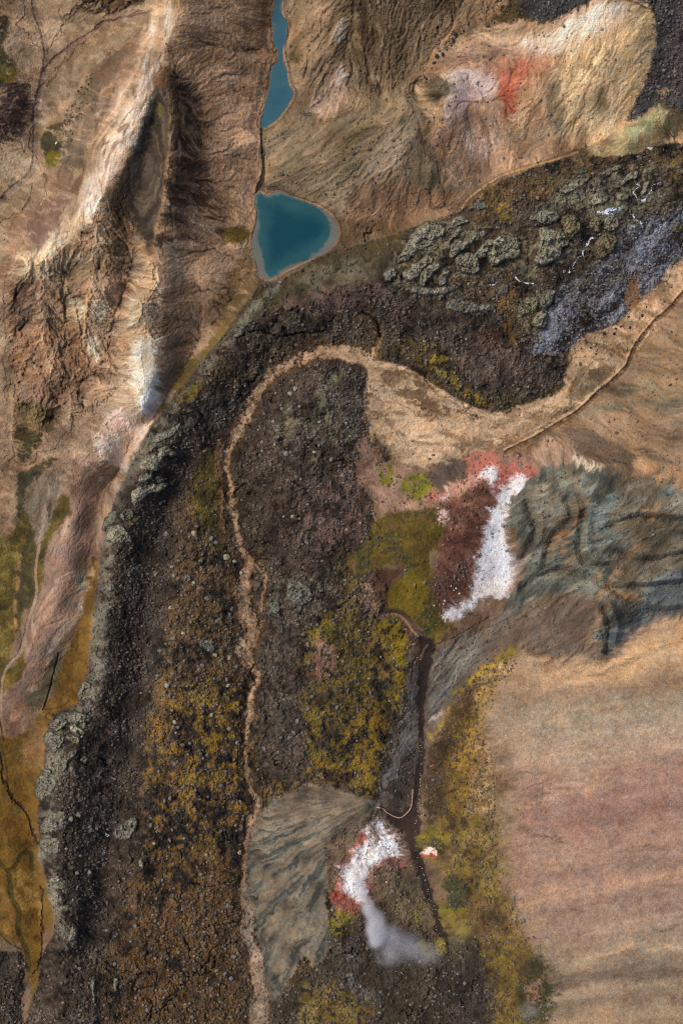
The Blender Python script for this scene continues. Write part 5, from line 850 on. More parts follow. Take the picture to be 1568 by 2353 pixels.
# ------------------------------------------------------------------ materials
def new_mat(name):
    m = bpy.data.materials.new(name); m.use_nodes = True; t = m.node_tree; t.nodes.clear()
    o = t.nodes.new('ShaderNodeOutputMaterial'); b = t.nodes.new('ShaderNodeBsdfPrincipled'); t.links.new(b.outputs[0], o.inputs[0]); return m, t, b, o
def grain(t, base_socket, scales, lo, hi, bump, bs, b, rough=.9):
    g = t.nodes.new('ShaderNodeNewGeometry'); cur = base_socket
    for sc_, l_, h_ in zip(scales, lo, hi):
        n_ = t.nodes.new('ShaderNodeTexNoise'); n_.inputs['Scale'].default_value = sc_; n_.inputs['Detail'].default_value = 3; n_.inputs['Roughness'].default_value = .65
        t.links.new(g.outputs['Position'], n_.inputs['Vector'])
        mr = t.nodes.new('ShaderNodeMapRange'); mr.inputs[1].default_value = .3; mr.inputs[2].default_value = .7; mr.inputs[3].default_value = l_; mr.inputs[4].default_value = h_
        t.links.new(n_.outputs['Fac'], mr.inputs[0])
        vm = t.nodes.new('ShaderNodeVectorMath'); vm.operation = 'SCALE'; t.links.new(cur, vm.inputs[0]); t.links.new(mr.outputs[0], vm.inputs['Scale']); cur = vm.outputs[0]
    t.links.new(cur, b.inputs['Base Color']); b.inputs['Roughness'].default_value = rough; b.inputs['Specular IOR Level'].default_value = .25
    nb_ = t.nodes.new('ShaderNodeTexNoise'); nb_.inputs['Scale'].default_value = bs; nb_.inputs['Detail'].default_value = 4; t.links.new(g.outputs['Position'], nb_.inputs['Vector'])
    bu = t.nodes.new('ShaderNodeBump'); bu.inputs['Strength'].default_value = bump; bu.inputs['Distance'].default_value = .35; t.links.new(nb_.outputs['Fac'], bu.inputs['Height']); t.links.new(bu.outputs[0], b.inputs['Normal'])
def vcol_mat(name, scales=(1.1, 3.2), lo=(.86, .78), hi=(1.14, 1.22), bump=.5, bs=1.6, rough=.92):
    m, t, b, o = new_mat(name); a = t.nodes.new('ShaderNodeAttribute'); a.attribute_name = 'Col'; grain(t, a.outputs['Color'], scales, lo, hi, bump, bs, b, rough); return m
def plain_mat(name, c, rough=.85, **k):
    m, t, b, o = new_mat(name); r = t.nodes.new('ShaderNodeRGB'); r.outputs[0].default_value = tuple(lin(c)) + (1,); grain(t, r.outputs[0], k.get('scales', (1.3, 4)), k.get('lo', (.75, .75)), k.get('hi', (1.25, 1.25)), k.get('bump', .5), k.get('bs', 2.2), b, rough); return m
M_soil = vcol_mat('soil_and_rock', (1.1, 3.2), (.93, .86), (1.07, 1.14), bump=.4)
M_sand = vcol_mat('fine_sand', (.5, 2.6), (.96, .82), (1.04, 1.18), bump=.35, bs=2.4)
M_lava = vcol_mat('lava_rock', (.9, 2.6), (.86, .8), (1.14, 1.22), bump=.6, bs=1.3)
M_moss = vcol_mat('moss', (.8, 2.8), (.86, .8), (1.14, 1.22), bump=.5, bs=1.8)
M_crust = vcol_mat('mineral_crust', (.9, 3.0), (.95, .9), (1.04, 1.08), bump=.5)
M_rub = vcol_mat('loose_rock', (.7, 2.4), (.85, .8), (1.15, 1.2), bump=.6, bs=2.0)
def mesh_np(name, v, f, mat, col=None, smooth=False):
    me = bpy.data.meshes.new(name); v = np.ascontiguousarray(v, np.float32); f = np.ascontiguousarray(f, np.int32); k = f.shape[1]
    me.vertices.add(len(v)); me.vertices.foreach_set('co', v.ravel()); me.loops.add(f.size); me.loops.foreach_set('vertex_index', f.ravel())
    me.polygons.add(len(f)); me.polygons.foreach_set('loop_start', np.arange(0, f.size, k, dtype=np.int32))
    try: me.polygons.foreach_set('loop_total', np.full(len(f), k, np.int32))
    except Exception: pass
    me.update(calc_edges=True); me.polygons.foreach_set('use_smooth', np.full(len(f), smooth))
    if col is not None:
        a = me.color_attributes.new('Col', 'FLOAT_COLOR', 'POINT'); c4 = np.ones((len(v), 4), np.float32); c4[:, :3] = col; a.data.foreach_set('color', c4.ravel())
    me.materials.append(mat); return me
def link(name, data, label=None, cat=None, group=None, kind=None, parent=None):
    o = bpy.data.objects.new(name, data); COL.objects.link(o)
    if label: o['label'] = label
    if cat: o['category'] = cat
    if group: o['group'] = group
    if kind: o['kind'] = kind
    if parent: o.parent = parent
    return o

# ------------------------------------------------------------------ terrain meshes, one per kind of ground
ids = np.arange(NX * NY).reshape(NY, NX)
q = np.stack([ids[:-1, :-1], ids[1:, :-1], ids[1:, 1:], ids[:-1, 1:]], -1).reshape(-1, 4)
for _ in range(2):      # drop single-cell specks from the partition
    R = RID.astype(np.int16); st = np.stack([R, np.roll(R, 2, 0), np.roll(R, -2, 0), np.roll(R, 2, 1), np.roll(R, -2, 1)])
    RID = np.sort(st, 0)[2].astype(np.int8)
fr = RID[:-1, :-1].ravel()
names = {HILL: ('hillside', M_soil, 'bare tan and brown volcanic hillsides around the lake', 'hillside'), LAVA: ('lava_field', M_lava, 'dark rough lava flow crossing the whole valley', 'lava field'),
 WASH: ('gravel_riverbed', M_soil, 'pale tan braided gravel beds of the streams', 'riverbed'), SAND: ('sand_slope', M_sand, 'smooth pink and tan sand slope at lower right', 'slope'),
 MOSS: ('mossy_ground', M_moss, 'mustard and green moss between the rocks', 'moss'), CRUST: ('mineral_crust', M_crust, 'white and red mineral crust round the hot springs', 'ground'),
 SCREE: ('scree_slope', M_soil, 'grey scree and gravel fans', 'scree'), PATH: ('footpath', M_soil, 'trodden hiking path through ravine and wash', 'path')}
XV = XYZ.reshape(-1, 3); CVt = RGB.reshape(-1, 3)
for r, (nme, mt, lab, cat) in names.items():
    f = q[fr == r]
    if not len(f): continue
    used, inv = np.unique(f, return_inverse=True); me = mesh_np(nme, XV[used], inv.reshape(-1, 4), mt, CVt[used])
    link(nme, me, lab, cat, kind='structure')

# ------------------------------------------------------------------ water
def water(name, key, shallow, mid, deep, rim, lab):
    poly, lev, sp = SDL[key]; a = np.array(poly); xs = np.arange(a[:, 0].min() - 8, a[:, 0].max() + 8, 2.0); ys = np.arange(a[:, 1].min() - 8, a[:, 1].max() + 8, 2.0); X, Y = np.meshgrid(xs, ys)
    Xw = X + 8 * (fbm(X, Y, 30, 3, 5) - .5); d, _, ins = seg_dist(X, Y, sp, True); d = np.where(ins, d, -d)
    side = d - rim(X, Y) + 15 * (fbm(X, Y, 20, 4, 8) - .5)
    c = lin(shallow) + (lin(mid) - lin(shallow)) * sm(-6, 3, side)[..., None]; c = c + (lin(deep) - c) * sm(2, 46, side)[..., None]; c = c * (1 + .22 * (fbm(X * .5, Y, 26, 4, 9) - .5))[..., None]
    pts = pos(X, Y, np.full(X.shape, lev)); id_ = np.arange(X.size).reshape(X.shape); qq = np.stack([id_[:-1, :-1], id_[1:, :-1], id_[1:, 1:], id_[:-1, 1:]], -1).reshape(-1, 4)
    ok = (d > -5).ravel()[qq].all(1); qq = qq[ok]; u_, inv = np.unique(qq, return_inverse=True)
    m, t, b, o = new_mat(name + '_water'); at = t.nodes.new('ShaderNodeAttribute'); at.attribute_name = 'Col'; t.links.new(at.outputs['Color'], b.inputs['Base Color']); b.inputs['Roughness'].default_value = .12; b.inputs['IOR'].default_value = 1.33
    n_ = t.nodes.new('ShaderNodeTexNoise'); n_.inputs['Scale'].default_value = .9; g = t.nodes.new('ShaderNodeNewGeometry'); t.links.new(g.outputs['Position'], n_.inputs['Vector']); bu = t.nodes.new('ShaderNodeBump'); bu.inputs['Strength'].default_value = .12; bu.inputs['Distance'].default_value = .1; t.links.new(n_.outputs['Fac'], bu.inputs['Height']); t.links.new(bu.outputs[0], b.inputs['Normal'])
    link(name, mesh_np(name, pts.reshape(-1, 3)[u_], inv.reshape(-1, 4), m, c.reshape(-1, 3)[u_], True), lab, 'lake', kind='structure')
water('lake', 'lake', (106,108,98), (38,84,88), (12,64,76), lambda X, Y: 5 + 13 * sm(640, 590, X) * sm(500, 560, Y) + 16 * sm(720, 775, X), 'teal round mountain lake with pale silty shallows')
water('lake_arm', 'pool', (82,104,106), (56,96,108), (48,90,104), lambda X, Y: 1.0 + 0 * X, 'narrow blue lake arm winding down from the top edge')

# ------------------------------------------------------------------ rocks
def ico(sub):
    bm = bmesh.new(); bmesh.ops.create_icosphere(bm, subdivisions=sub, radius=1.0); v = np.array([x.co[:] for x in bm.verts]); f = np.array([[x.index for x in y.verts] for y in bm.faces]); bm.free(); return v, f
def rock_shape(v, seed, amp=.35):
    r = np.random.default_rng(seed); out = v.copy()
    for k in range(7):       # chop with random planes to make facets
        nrm = r.normal(size=3); nrm /= np.linalg.norm(nrm); d = r.uniform(.55, .85); s_ = out @ nrm; out -= np.maximum(s_ - d, 0)[:, None] * nrm * .9
    out += amp * .35 * (r.random(out.shape) - .5); return out * (r.uniform(.8, 1.15, 3) * np.array([1, 1, .75]))
def scatter(name, N, weight, rmin, rmax, sub, label, tint=None, seed=1, mat=None, power=2.2, sink=.25):
    r = np.random.default_rng(seed); u = r.uniform(-90, 1660, N * 8); v = r.uniform(-90, 2440, N * 8)
    wgt = weight(u, v); ok = r.random(len(u)) < wgt; u, v = u[ok][:N], v[ok][:N]; n_ = len(u)
    rad = (rmin + (rmax - rmin) * r.random(n_) ** power); base, F = ico(sub); vs = np.stack([rock_shape(base, 100 + i) for i in range(14)])
    B = vs[r.integers(0, 14, n_)]; an = r.uniform(0, 2 * np.pi, n_); c, s_ = np.cos(an), np.sin(an); X = B[..., 0] * c[:, None] - B[..., 1] * s_[:, None]; Y = B[..., 0] * s_[:, None] + B[..., 1] * c[:, None]
    st = r.uniform(.8, 1.3, n_)[:, None]; h = samp(H, u, v); p = pos(u, v, h); R_ = (rad * K)[:, None]
    VV = np.stack([p[:, 0:1] + X * R_ * st, p[:, 1:2] + Y * R_ / st, p[:, 2:3] + (B[..., 2] + sink) * R_], -1)
    col = samp(RGB, u, v); g = r.random(n_)[:, None]; grey = lin((116,108,99)) * (.35 + 1.25 * g ** 2); mix = r.uniform(.1, .9, n_)[:, None]
    col = col * (1 - mix) + grey * mix
    if tint is not None: col = tint(col, u, v, r)
    cc = np.repeat(col[:, None, :], B.shape[1], 1).reshape(-1, 3); FF = (F[None] + (np.arange(n_) * B.shape[1])[:, None, None]).reshape(-1, 3)
    link(name, mesh_np(name, VV.reshape(-1, 3), FF, mat or M_rub, np.clip(cc, .006, .8)), label, name.replace('_', ' '), kind='stuff'); print(name, n_)
rubw = lambda u, v: CH_R(u, v)
RB_ = CH['rub']
def CH_R(u, v): return np.clip(samp(RB_, u, v) * (.15 + 1.3 * sm(.35, .65, samp(nm, u, v))), 0, 1) * (samp(WAT, u, v) < .01)
isl = ((RID == LAVA) | (RID == MOSS)).astype(np.float32)
def frost(col, u, v, r):
    return lin((142,145,153)) * r.uniform(.18, 1.15, len(u))[:, None]
FRm = np.zeros(U.shape, np.float32); s = box(FR, 20); d, _, ins = seg_dist(UW[s], VW[s], spline(FR, True, 4), True); FRm[s] = sm(-4, 10, np.where(ins, d, -d)) * sm(.35, .55, .5 * nm[s] + .5 * nf[s])
scatter('lava_rubble', 60000, lambda u, v: CH_R(u, v) * .9, .9, 4.8, 1, 'loose dark lava rubble strewn over the lava flows', seed=3, power=3.0)
scatter('frosted_scree', 9000, lambda u, v: samp(FRm, u, v), 1.4, 3.6, 1, 'frost-pale loose scree on the upper right lava slope', frost, seed=5)
def sandy(col, u, v, r):
    c0 = samp(RGB, u, v); return c0 * r.uniform(.6, 1.7, len(u))[:, None] + .01
edgew = lambda u, v: np.clip(samp((RID == SAND) * (.16 + .5 * sm(1330, 1180, U)) + ((RID == MOSS) & (U > 970) & (V > 1480)) * .9, u, v), 0, 1)
scatter('slope_gravel', 42000, edgew, .6, 1.5, 1, 'tan gravel stones thinning out over the sand slope', sandy, seed=9)
hw = lambda u, v: np.clip(samp(((RID == HILL) | (RID == WASH)).astype(np.float32), u, v) * .12 * sm(.5, .75, samp(nm, u, v)), 0, 1) * (samp(WAT, u, v) < .01)
def dark(col, u, v, r): return samp(RGB, u, v) * r.uniform(.4, 1.3, len(u))[:, None]
scatter('hill_stones', 5000, hw, .9, 2.6, 1, 'scattered small stones on the bare hills', dark, seed=12)

# ------------------------------------------------------------------ rock outcrops, each its own thing
M_out = vcol_mat('lichen_outcrop', (.6, 2.2), (.8, .65), (1.15, 1.3), bump=1.2, bs=1.0)
def outcrop(name, poly, height, col, label, cat='rock outcrop', group=None, mat=None, rough=1.0, step=1.25, base=.6, brk=0):
    sp = spline(poly, True, 4); lo = sp[:, :2].min(0) - 4; hi = sp[:, :2].max(0) + 4
    X, Y = np.meshgrid(np.arange(lo[0], hi[0], step), np.arange(lo[1], hi[1], step)); Xw = X + 7 * (fbm(X, Y, 11, 3, 5) - .5); Yw = Y + 7 * (fbm(X, Y, 11, 3, 15) - .5)
    d, _, ins = seg_dist(Xw, Yw, sp, True); d = np.where(ins, d, -d); w1_, w2_, r_ = worley(Xw, Yw, 6.5, 3)
    w3_, w4_, r3_ = worley((Xw * .8 + Yw * .45) * .8, Yw * 1.15 - Xw * .5, 15, 31); prof = sm(-1, 4, d) * (.72 + .2 * sm(4, 22, d)); rg0 = 0; rg = ridged(Xw * 1.2 + Yw * .5, Yw * 1.2 - Xw * .5, 17, 4, 7)
    g0 = samp(H, X, Y)
    cr = sm(0, .16, w2_ - w1_)
    top = g0 * .55 + .45 * g0.mean() + height * prof * (.7 + .55 * (rg - .6) * rough + rough * .55 * (r3_ - .5) + rough * .25 * (r_ - .5)) + rough * (.2 * cr + .6 * (fbm(X, Y, 4, 2, 9) - .5)) * sm(0, 4, d)
    z = np.where(d > -1.5, np.maximum(top, g0 - .2) - .0, g0 - base); z = np.where(d > 0, np.maximum(z, g0 + .05 + .5 * sm(0, 4, d)), z)
    P3 = pos(X, Y, z); c0 = lin(col)[None, None]; n1_ = fbm(X, Y, 16, 3, 77); n2_ = fbm(X, Y, 6, 3, 78)
    cr2 = sm(0, .12, w4_ - w3_); cr = cr * .25 + .75 * cr2; c = c0 * (.62 + .45 * n1_[..., None] + .35 * r3_[..., None]) ; c = c + (lin((70,62,50)) - c) * (sm(.55, .75, n2_) * .55)[..., None]; c = c + (lin((92,84,44)) - c) * (sm(.62, .8, n1_) * .4)[..., None]; c = c * (.6 + .4 * cr[..., None]) * (.8 + .4 * sm(.45, .7, rg))[..., None]; c = c + (lin((60,54,44)) - c) * (sm(3.5, -1, d + 5 * (n2_ - .5)) * .8)[..., None]
    if mat is not None: c = c0 * (.92 + .16 * n2_[..., None]) + 0 * X[..., None]
    id_ = np.arange(X.size).reshape(X.shape); qq = np.stack([id_[:-1, :-1], id_[1:, :-1], id_[1:, 1:], id_[:-1, 1:]], -1).reshape(-1, 4); ok = (d > -2.5).ravel()[qq].all(1)
    if mat is not None and rough < .3: ok &= (fbm(X, Y, 5, 3, 55) > brk).ravel()[qq].all(1)
    qq = qq[ok]
    if len(qq) < 4: return
    u_, inv = np.unique(qq, return_inverse=True); V3 = P3.reshape(-1, 3)[u_]; ctr = V3.mean(0); ctr[2] = V3[:, 2].min()
    o = link(name, mesh_np(name, V3 - ctr, inv.reshape(-1, 4), mat or M_out, np.clip(c.reshape(-1, 3)[u_], .01, .85)), label, cat, group); o.location = ctr.tolist(); return o
c1 = (882, 411.6, .25); c2 = (1176, 294, .25); c3 = (1176, 588, .25); c4 = (0, 1543.5, .25); c5 = (183.75, 955.5, .25); c6 = (0, 1764, .5)
G1 = 'pale lichen-covered outcrops of the upper right lava'
PG, PG2, DG = (144,139,118), (124,121,106), (98,95,86)
OUT = [
 (c1,[(230,540),(340,410),(420,395),(540,430),(560,480),(500,550),(400,620),(300,680),(240,740),(130,760),(140,690),(200,620)],4.2,PG,'long pale outcrop at the left tip of the upper lava, nearest the lake',G1),
 (c1,[(590,440),(650,350),(720,340),(780,390),(700,430),(590,470)],3.2,PG,'small pale outcrop just below the lower end of the tan trail',G1),
 (c1,[(550,600),(600,540),(640,470),(710,440),(700,500),(630,560),(590,640)],2.6,PG,'narrow curved pale rib between two larger outcrops near the trail end',G1),
 (c1,[(600,640),(640,570),(700,550),(740,570),(820,515),(870,545),(800,590),(720,640),(650,720),(610,730)],4,PG,'knobby pale outcrop with a thin arm reaching up to the right',G1),
 (c1,[(170,860),(250,790),(320,750),(380,700),(450,720),(440,770),(370,810),(340,870),(280,930),(190,930)],3.6,PG,'low pale outcrop behind the mauve slope, lower left of its cluster',G1),
 (c1,[(320,900),(360,820),(420,780),(490,765),(520,800),(470,860),(400,930),(370,980),(330,970)],3.6,PG,'pale outcrop split by a dark crack on its upper left side',G1),
 (c1,[(510,900),(550,820),(600,840),(590,900),(560,960),(510,980)],3.2,PG,'upright tooth-shaped pale rock standing alone in dark rubble',G1),
 (c1,[(650,740),(720,670),(820,680),(860,740),(880,810),(860,860),(760,870),(680,830)],4.4,PG,'broad rounded pale outcrop with frosty rubble along its foot',G1),
 (c1,[(820,690),(900,600),(950,560),(1040,540),(1090,500),(1200,530),(1240,580),(1260,680),(1200,740),(1120,730),(1050,770),(990,790),(930,720),(860,740)],5.0,PG,'largest long pale outcrop in the middle of the upper lava field',G1),
 (c1,[(870,500),(910,470),(950,500),(900,540)],2.2,PG,'tiny pale knob above the largest long outcrop',G1),
 (c1,[(930,920),(1000,880),(1060,880),(1040,920),(960,960)],2,DG,'thin grey slab edged with frost below the largest outcrop',G1),
 (c1,[(1050,1030),(1080,960),(1140,970),(1130,1040),(1070,1060)],2.4,PG2,'small blocky outcrop beside the mustard moss streak',G1),
 (c1,[(560,1177),(590,1120),(680,1100),(800,1130),(900,1150),(980,1140),(1000,1200),(700,1230)],3,PG2,'low grey outcrop on the lower edge of the pale cluster',G1),
 (c1,[(200,1000),(300,980),(450,1000),(560,990),(640,960),(680,1000),(560,1060),(400,1070),(250,1040)],2.6,PG2,'flat grey ledge above the dark lava slope',G1),
 (c1,[(0,850),(80,810),(120,860),(60,930),(0,920)],2.4,PG2,'small greenish knob at the foot of the lake slope',G1),
 (c1,[(770,270),(840,220),(920,200),(930,260),(850,290)],2.2,(116,118,104),'grey-green knob just right of the tan trail bend',G1),
 (None,[(1239,531),(1252,519),(1272,526),(1293,531),(1308,556),(1290,574),(1284,590),(1270,600),(1250,606),(1232,609),(1227,596),(1234,571)],5.0,PG,'tall broad pale outcrop with a dark cleft on its right side',G1),
 (c2,[(450,830),(490,795),(560,800),(620,840),(635,900),(600,960),(540,1020),(500,1000),(460,920)],4.6,(122,112,84),'brown wedge-shaped block beside the deep black cleft',G1),
 (c2,[(690,890),(740,830),(800,815),(810,900),(790,960),(720,930)],4,(130,120,92),'square brown-grey block below the bright snow bank',G1),
 (c2,[(835,850),(880,810),(960,800),(990,860),(950,930),(880,950),(840,920)],4.2,PG,'pale square block right of the dark gap below the snow bank',G1),
 (c2,[(690,640),(740,600),(840,600),(890,650),(850,700),(760,710),(700,700)],3.4,PG,'rounded pale block above the bright snow bank',G1),
 (c2,[(165,830),(200,790),(300,740),(440,790),(430,850),(350,880),(250,880)],3.4,PG2,'grey streaky outcrop left of the black cleft',G1),
 (c2,[(430,590),(480,530),(560,490),(680,460),(700,500),(600,560),(500,610)],2.8,PG,'long thin pale rib high on the upper lava field',G1),
 (c2,[(1190,600),(1210,520),(1250,470),(1250,560),(1210,620)],2.8,PG,'narrow pale rock inside the hook of snow',G1),
 (c2,[(950,610),(1000,590),(1060,620),(1050,660),(960,660)],2.6,PG,'small pale block left of the hook of snow',G1),
 (c2,[(740,1100),(800,1000),(880,960),(960,1010),(940,1100),(860,1177),(780,1200)],3.6,(124,114,86),'brownish outcrop above the frosty scree',G1),
 (c2,[(560,400),(640,380),(700,390),(680,410),(600,420)],1.8,(112,120,98),'low green-grey slab near the top edge of the lava',G1),
 (c2,[(1000,500),(1080,410),(1140,400),(1150,440),(1060,500),(1020,540)],2.8,PG,'pale ribbed outcrop pointing up towards the green tongue of clay',G1),
 (c2,[(800,420),(900,360),(1000,330),(1010,370),(900,420),(820,460)],2.2,PG2,'ragged grey rib near the top of the lava field',G1),
 (c2,[(1130,270),(1170,240),(1210,260),(1190,300)],1.8,(124,126,108),'small grey knob under the tip of the green clay tongue',G1),
 (c2,[(1480,900),(1520,860),(1560,900),(1540,960),(1480,950)],2.4,(110,108,80),'mossy knob at the right edge of the upper lava',G1),
 (c3,[(60,460),(100,410),(200,370),(240,380),(230,480),(150,540),(70,540)],3.2,(122,118,92),'smooth grey-green outcrop left of the frosty scree',G1),
 (c3,[(250,420),(290,350),(350,310),(400,310),(380,390),(320,480),(270,470)],3.4,PG2,'slanting grey outcrop touching the frosty scree',G1),
 (c3,[(175,600),(240,510),(290,500),(325,560),(310,650),(250,665),(190,640)],3.6,PG,'round-lobed pale outcrop at the lower left end of the frosty scree',G1),
 (c3,[(200,20),(240,0),(320,10),(330,60),(270,80),(210,60)],3,PG,'pale block where the mustard moss meets the frosty scree',G1),
]
G2 = 'pale outcrops along the rim of the left lava flow'
OUT += [
 (c4,[(720,200),(730,130),(790,90),(870,130),(880,200),(830,250),(740,270)],4,PG2,'pale rocky head on the rim beside the orange moss strip',G2),
 (c4,[(800,20),(900,-10),(1000,0),(960,60),(880,90),(830,70)],3.6,PG2,'grey ragged rim rock just above the pale rocky head',G2),
 (c4,[(460,500),(500,440),(580,380),(700,370),(830,400),(820,470),(700,470),(640,480),(560,530),(500,540)],4,PG2,'wide ragged grey outcrop at the bend of the lava rim',G2),
 (c4,[(410,590),(430,540),(500,550),(560,570),(600,600),(560,680),(510,740),(440,680)],4.2,PG2,'lumpy grey outcrop on the far left corner of the lava rim',G2),
 (c4,[(640,500),(690,470),(730,510),(780,540),(770,570),(690,555),(650,545)],4,(158,152,124),'bright cream knob with a short arm, upper of the two cream rocks',G2),
 (c4,[(620,590),(660,580),(720,600),(735,655),(680,650),(640,630)],3.6,(158,152,124),'bright cream jagged block, lower of the two cream rocks',G2),
 (c4,[(560,840),(600,760),(680,720),(710,750),(650,820),(610,880),(590,940)],3.4,PG2,'slanting row of pale knobs below the two cream rocks',G2),
 (c4,[(340,1080),(380,1000),(430,920),(470,940),(480,1010),(440,1080),(430,1160),(350,1170)],4,PG2,'tall pale outcrop on the outer rim above the dark stream bend',G2),
 (c4,[(740,800),(780,780),(820,800),(790,840),(750,830)],2.6,PG2,'small pale knob alone on brown rubble inside the rim',G2),
 (c5,[(545,430),(600,370),(720,340),(720,300),(790,280),(850,310),(890,360),(770,380),(740,450),(700,500),(600,490),(550,480)],4,PG,'long craggy outcrop curving over the dark hollow near the white apron',G2),
 (c5,[(540,590),(570,535),(640,530),(660,560),(600,600)],2.6,PG,'small craggy knob under the long curving outcrop',G2),
 (c5,[(680,580),(720,550),(780,590),(740,620)],2.6,PG2,'round grey knob between two craggy ribs',G2),
 (c5,[(475,760),(490,680),(560,640),(680,620),(790,620),(800,650),(730,690),(640,720),(560,790),(500,810)],4,PG,'thick craggy rib sweeping down to the lava rim',G2),
 (c5,[(250,1140),(270,1030),(370,1000),(430,1060),(480,1120),(460,1170),(350,1177)],4.2,PG,'large pale rounded outcrop on the rim beside the tan mound',G2),
 (c5,[(370,920),(420,850),(480,870),(500,930),(420,960)],2.8,PG2,'blocky grey outcrop between the thick rib and the rounded outcrop',G2),
 (c5,[(650,230),(720,160),(820,120),(920,70),(920,120),(840,190),(740,240)],3,PG2,'long grey rib pointing up towards the mustard moss',G2),
 (c5,[(220,990),(270,900),(330,880),(340,930),(280,1000),(210,1060)],2.8,PG2,'narrow grey ledge hanging on the steep lava edge',G2),
 (c6,[(165,100),(175,40),(210,5),(260,25),(245,110),(200,150),(180,140)],4,PG2,'tall pale pillar cluster on the lower left rim',G2),
 (c6,[(190,265),(235,215),(300,200),(300,270),(240,300),(200,300)],3.6,PG2,'pale lumpy cluster on the rim right of the dark stream',G2),
 (c6,[(190,330),(270,325),(272,385),(215,395)],3.2,PG2,'low pale cluster on the rim, just under the lumpy one',G2),
 (c6,[(230,500),(280,500),(265,530),(235,528)],2.6,PG,'bright small slab on the lower rim',G2),
 (c6,[(315,790),(330,715),(355,730),(352,780),(330,795)],3,PG,'upright pale rock pair above the dark lower rubble',G2),
 (c6,[(420,985),(435,980),(442,1060),(428,1072)],2,PG2,'thin upright pale rock near the bottom edge, left of its twin',None),
 (c6,[(522,970),(545,965),(540,1015),(525,1020)],2,PG2,'thin upright pale rock near the bottom edge, right of its twin',None),
 (c6,[(530,285),(600,230),(640,240),(600,320),(540,325)],3.4,PG2,'pale rock cluster right of the snow patches in the gully',None),
 (c6,[(635,440),(650,420),(662,445),(645,455)],2.4,PG,'small bright rock on mossy lava below the gully cluster',None),
 ((0,1176,.5),[(1320,340),(1360,315),(1420,350),(1440,400),(1380,430),(1320,400)],3.2,(118,116,102),'grey craggy hump right of the tan stream bed',None),
 ((0,1176,.5),[(1240,420),(1280,410),(1290,450),(1250,470)],2.6,(104,108,96),'dark green-grey knob beside the tan stream bed',None),
 ((0,1176,.5),[(910,600),(960,590),(990,630),(960,640)],2.2,PG2,'pale grey slab on the orange moss slope left of the stream',None),
 ((0,1176,.5),[(500,80),(560,60),(600,110),(560,145),(510,130)],3.4,PG,'bright grey crown of rock at the top of the left rim',G2),
 ((0,1176,.5),[(475,340),(500,320),(535,345),(500,370)],2.6,PG2,'grey knob on the rim beside the blue-grey patch',G2),
 ((0,1176,.5),[(840,300),(860,285),(880,300),(860,318)],2.2,PG2,'single pale boulder high on the mossy lava slope',None),
]
for i, (cr_, poly, hgt, cc_, lab, grp) in enumerate(OUT):
    outcrop('rock_outcrop', crop(*cr_, poly) if cr_ else poly, hgt * .8, cc_, lab, 'rock outcrop', grp)

# ------------------------------------------------------------------ snow patches
M_snow, t_, b_, o_ = new_mat('old_snow'); r_ = t_.nodes.new('ShaderNodeRGB'); r_.outputs[0].default_value = (.60, .63, .68, 1); grain(t_, r_.outputs[0], (2.0,), (.92,), (1.05,), .3, 3, b_, .6)
def ribbon(pts, wd):   # outline of a strip of given half width
    sp = spline([(p[0], p[1], wd) for p in pts], False, 3)[:, :2]; tn = np.gradient(sp, axis=0); tn /= np.linalg.norm(tn, axis=1)[:, None]; nn = np.stack([-tn[:, 1], tn[:, 0]], 1)
    r = np.random.default_rng(len(pts)); ww = wd * .75 * r.uniform(.45, 1.3, len(sp))[:, None]; ww[0] *= .3; ww[-1] *= .3
    return [tuple(x) for x in np.concatenate([sp + nn * ww, (sp - nn * ww)[::-1]])]
SG = 'snow lying in the clefts of the upper lava'
SN = [
 (crop(*c2,[(780,770),(830,765),(900,740),(970,730),(1010,710),(980,760),(920,790),(860,810),(810,795)]),'bright white snow bank in the middle of the upper lava field',SG),
 (ribbon(crop(*c2,[(1118,760),(1130,830),(1150,860),(1185,885)]),2.0),'short snow strip hanging below the fork of the snow hook',SG),
 (ribbon(crop(*c2,[(1125,610),(1150,655),(1210,655),(1250,600),(1290,530),(1345,510)]),1.8),'hook-shaped snow strip curling up to the right',SG),
 (ribbon(crop(*c2,[(1135,500),(1165,530),(1135,560),(1112,605)]),1.6),'thin broken snow strip on the left arm of the hook',SG),
 (ribbon(crop(*c2,[(780,985),(700,1040),(650,1115),(655,1170)]),1.6),'dotted snow strip running down beside the brown outcrop',SG),
 (ribbon(crop(*c3,[(640,0),(590,40),(545,110),(520,155)]),1.7),'slanting snow strip at the top of the frosty scree',SG),
 (ribbon(crop(*c3,[(20,190),(70,240),(150,245),(190,240)]),1.1),'thin curved line of snow under the grey slab',SG),
 (ribbon(crop(*c1,[(1060,930),(1010,965),(950,985)]),1.3),'small snow strip below the largest outcrop',SG),
 (crop(*c2,[(1240,180),(1275,175),(1280,188),(1250,192)]),'tiny snow spot under the green clay tongue',None),
 (crop(270*.735,2540*.735,.0623,[(690,705),(720,720),(760,770),(825,835),(790,885),(730,850)]),'bigger elongated white snow patch in the dark gully',None),
 (crop(270*.735,2540*.735,.0623,[(745,590),(800,600),(840,560),(850,600),(790,640)]),'small curved white snow patch above the elongated one',None),
 (crop(270*.735,2540*.735,.0623,[(580,1470),(620,1410),(660,1450),(690,1515),(640,1510)]),'lone triangular white snow patch lower in the dark gully',None),
]
for poly, lab, grp in SN: outcrop('snow_patch', poly, .5, (232,236,242), lab, 'snow patch', grp, mat=M_snow, rough=.12, step=.7, brk=(.2 if 'curved line' in lab or 'small snow' in lab else .4 if grp and 'bank' not in lab else .18 if grp else 0))

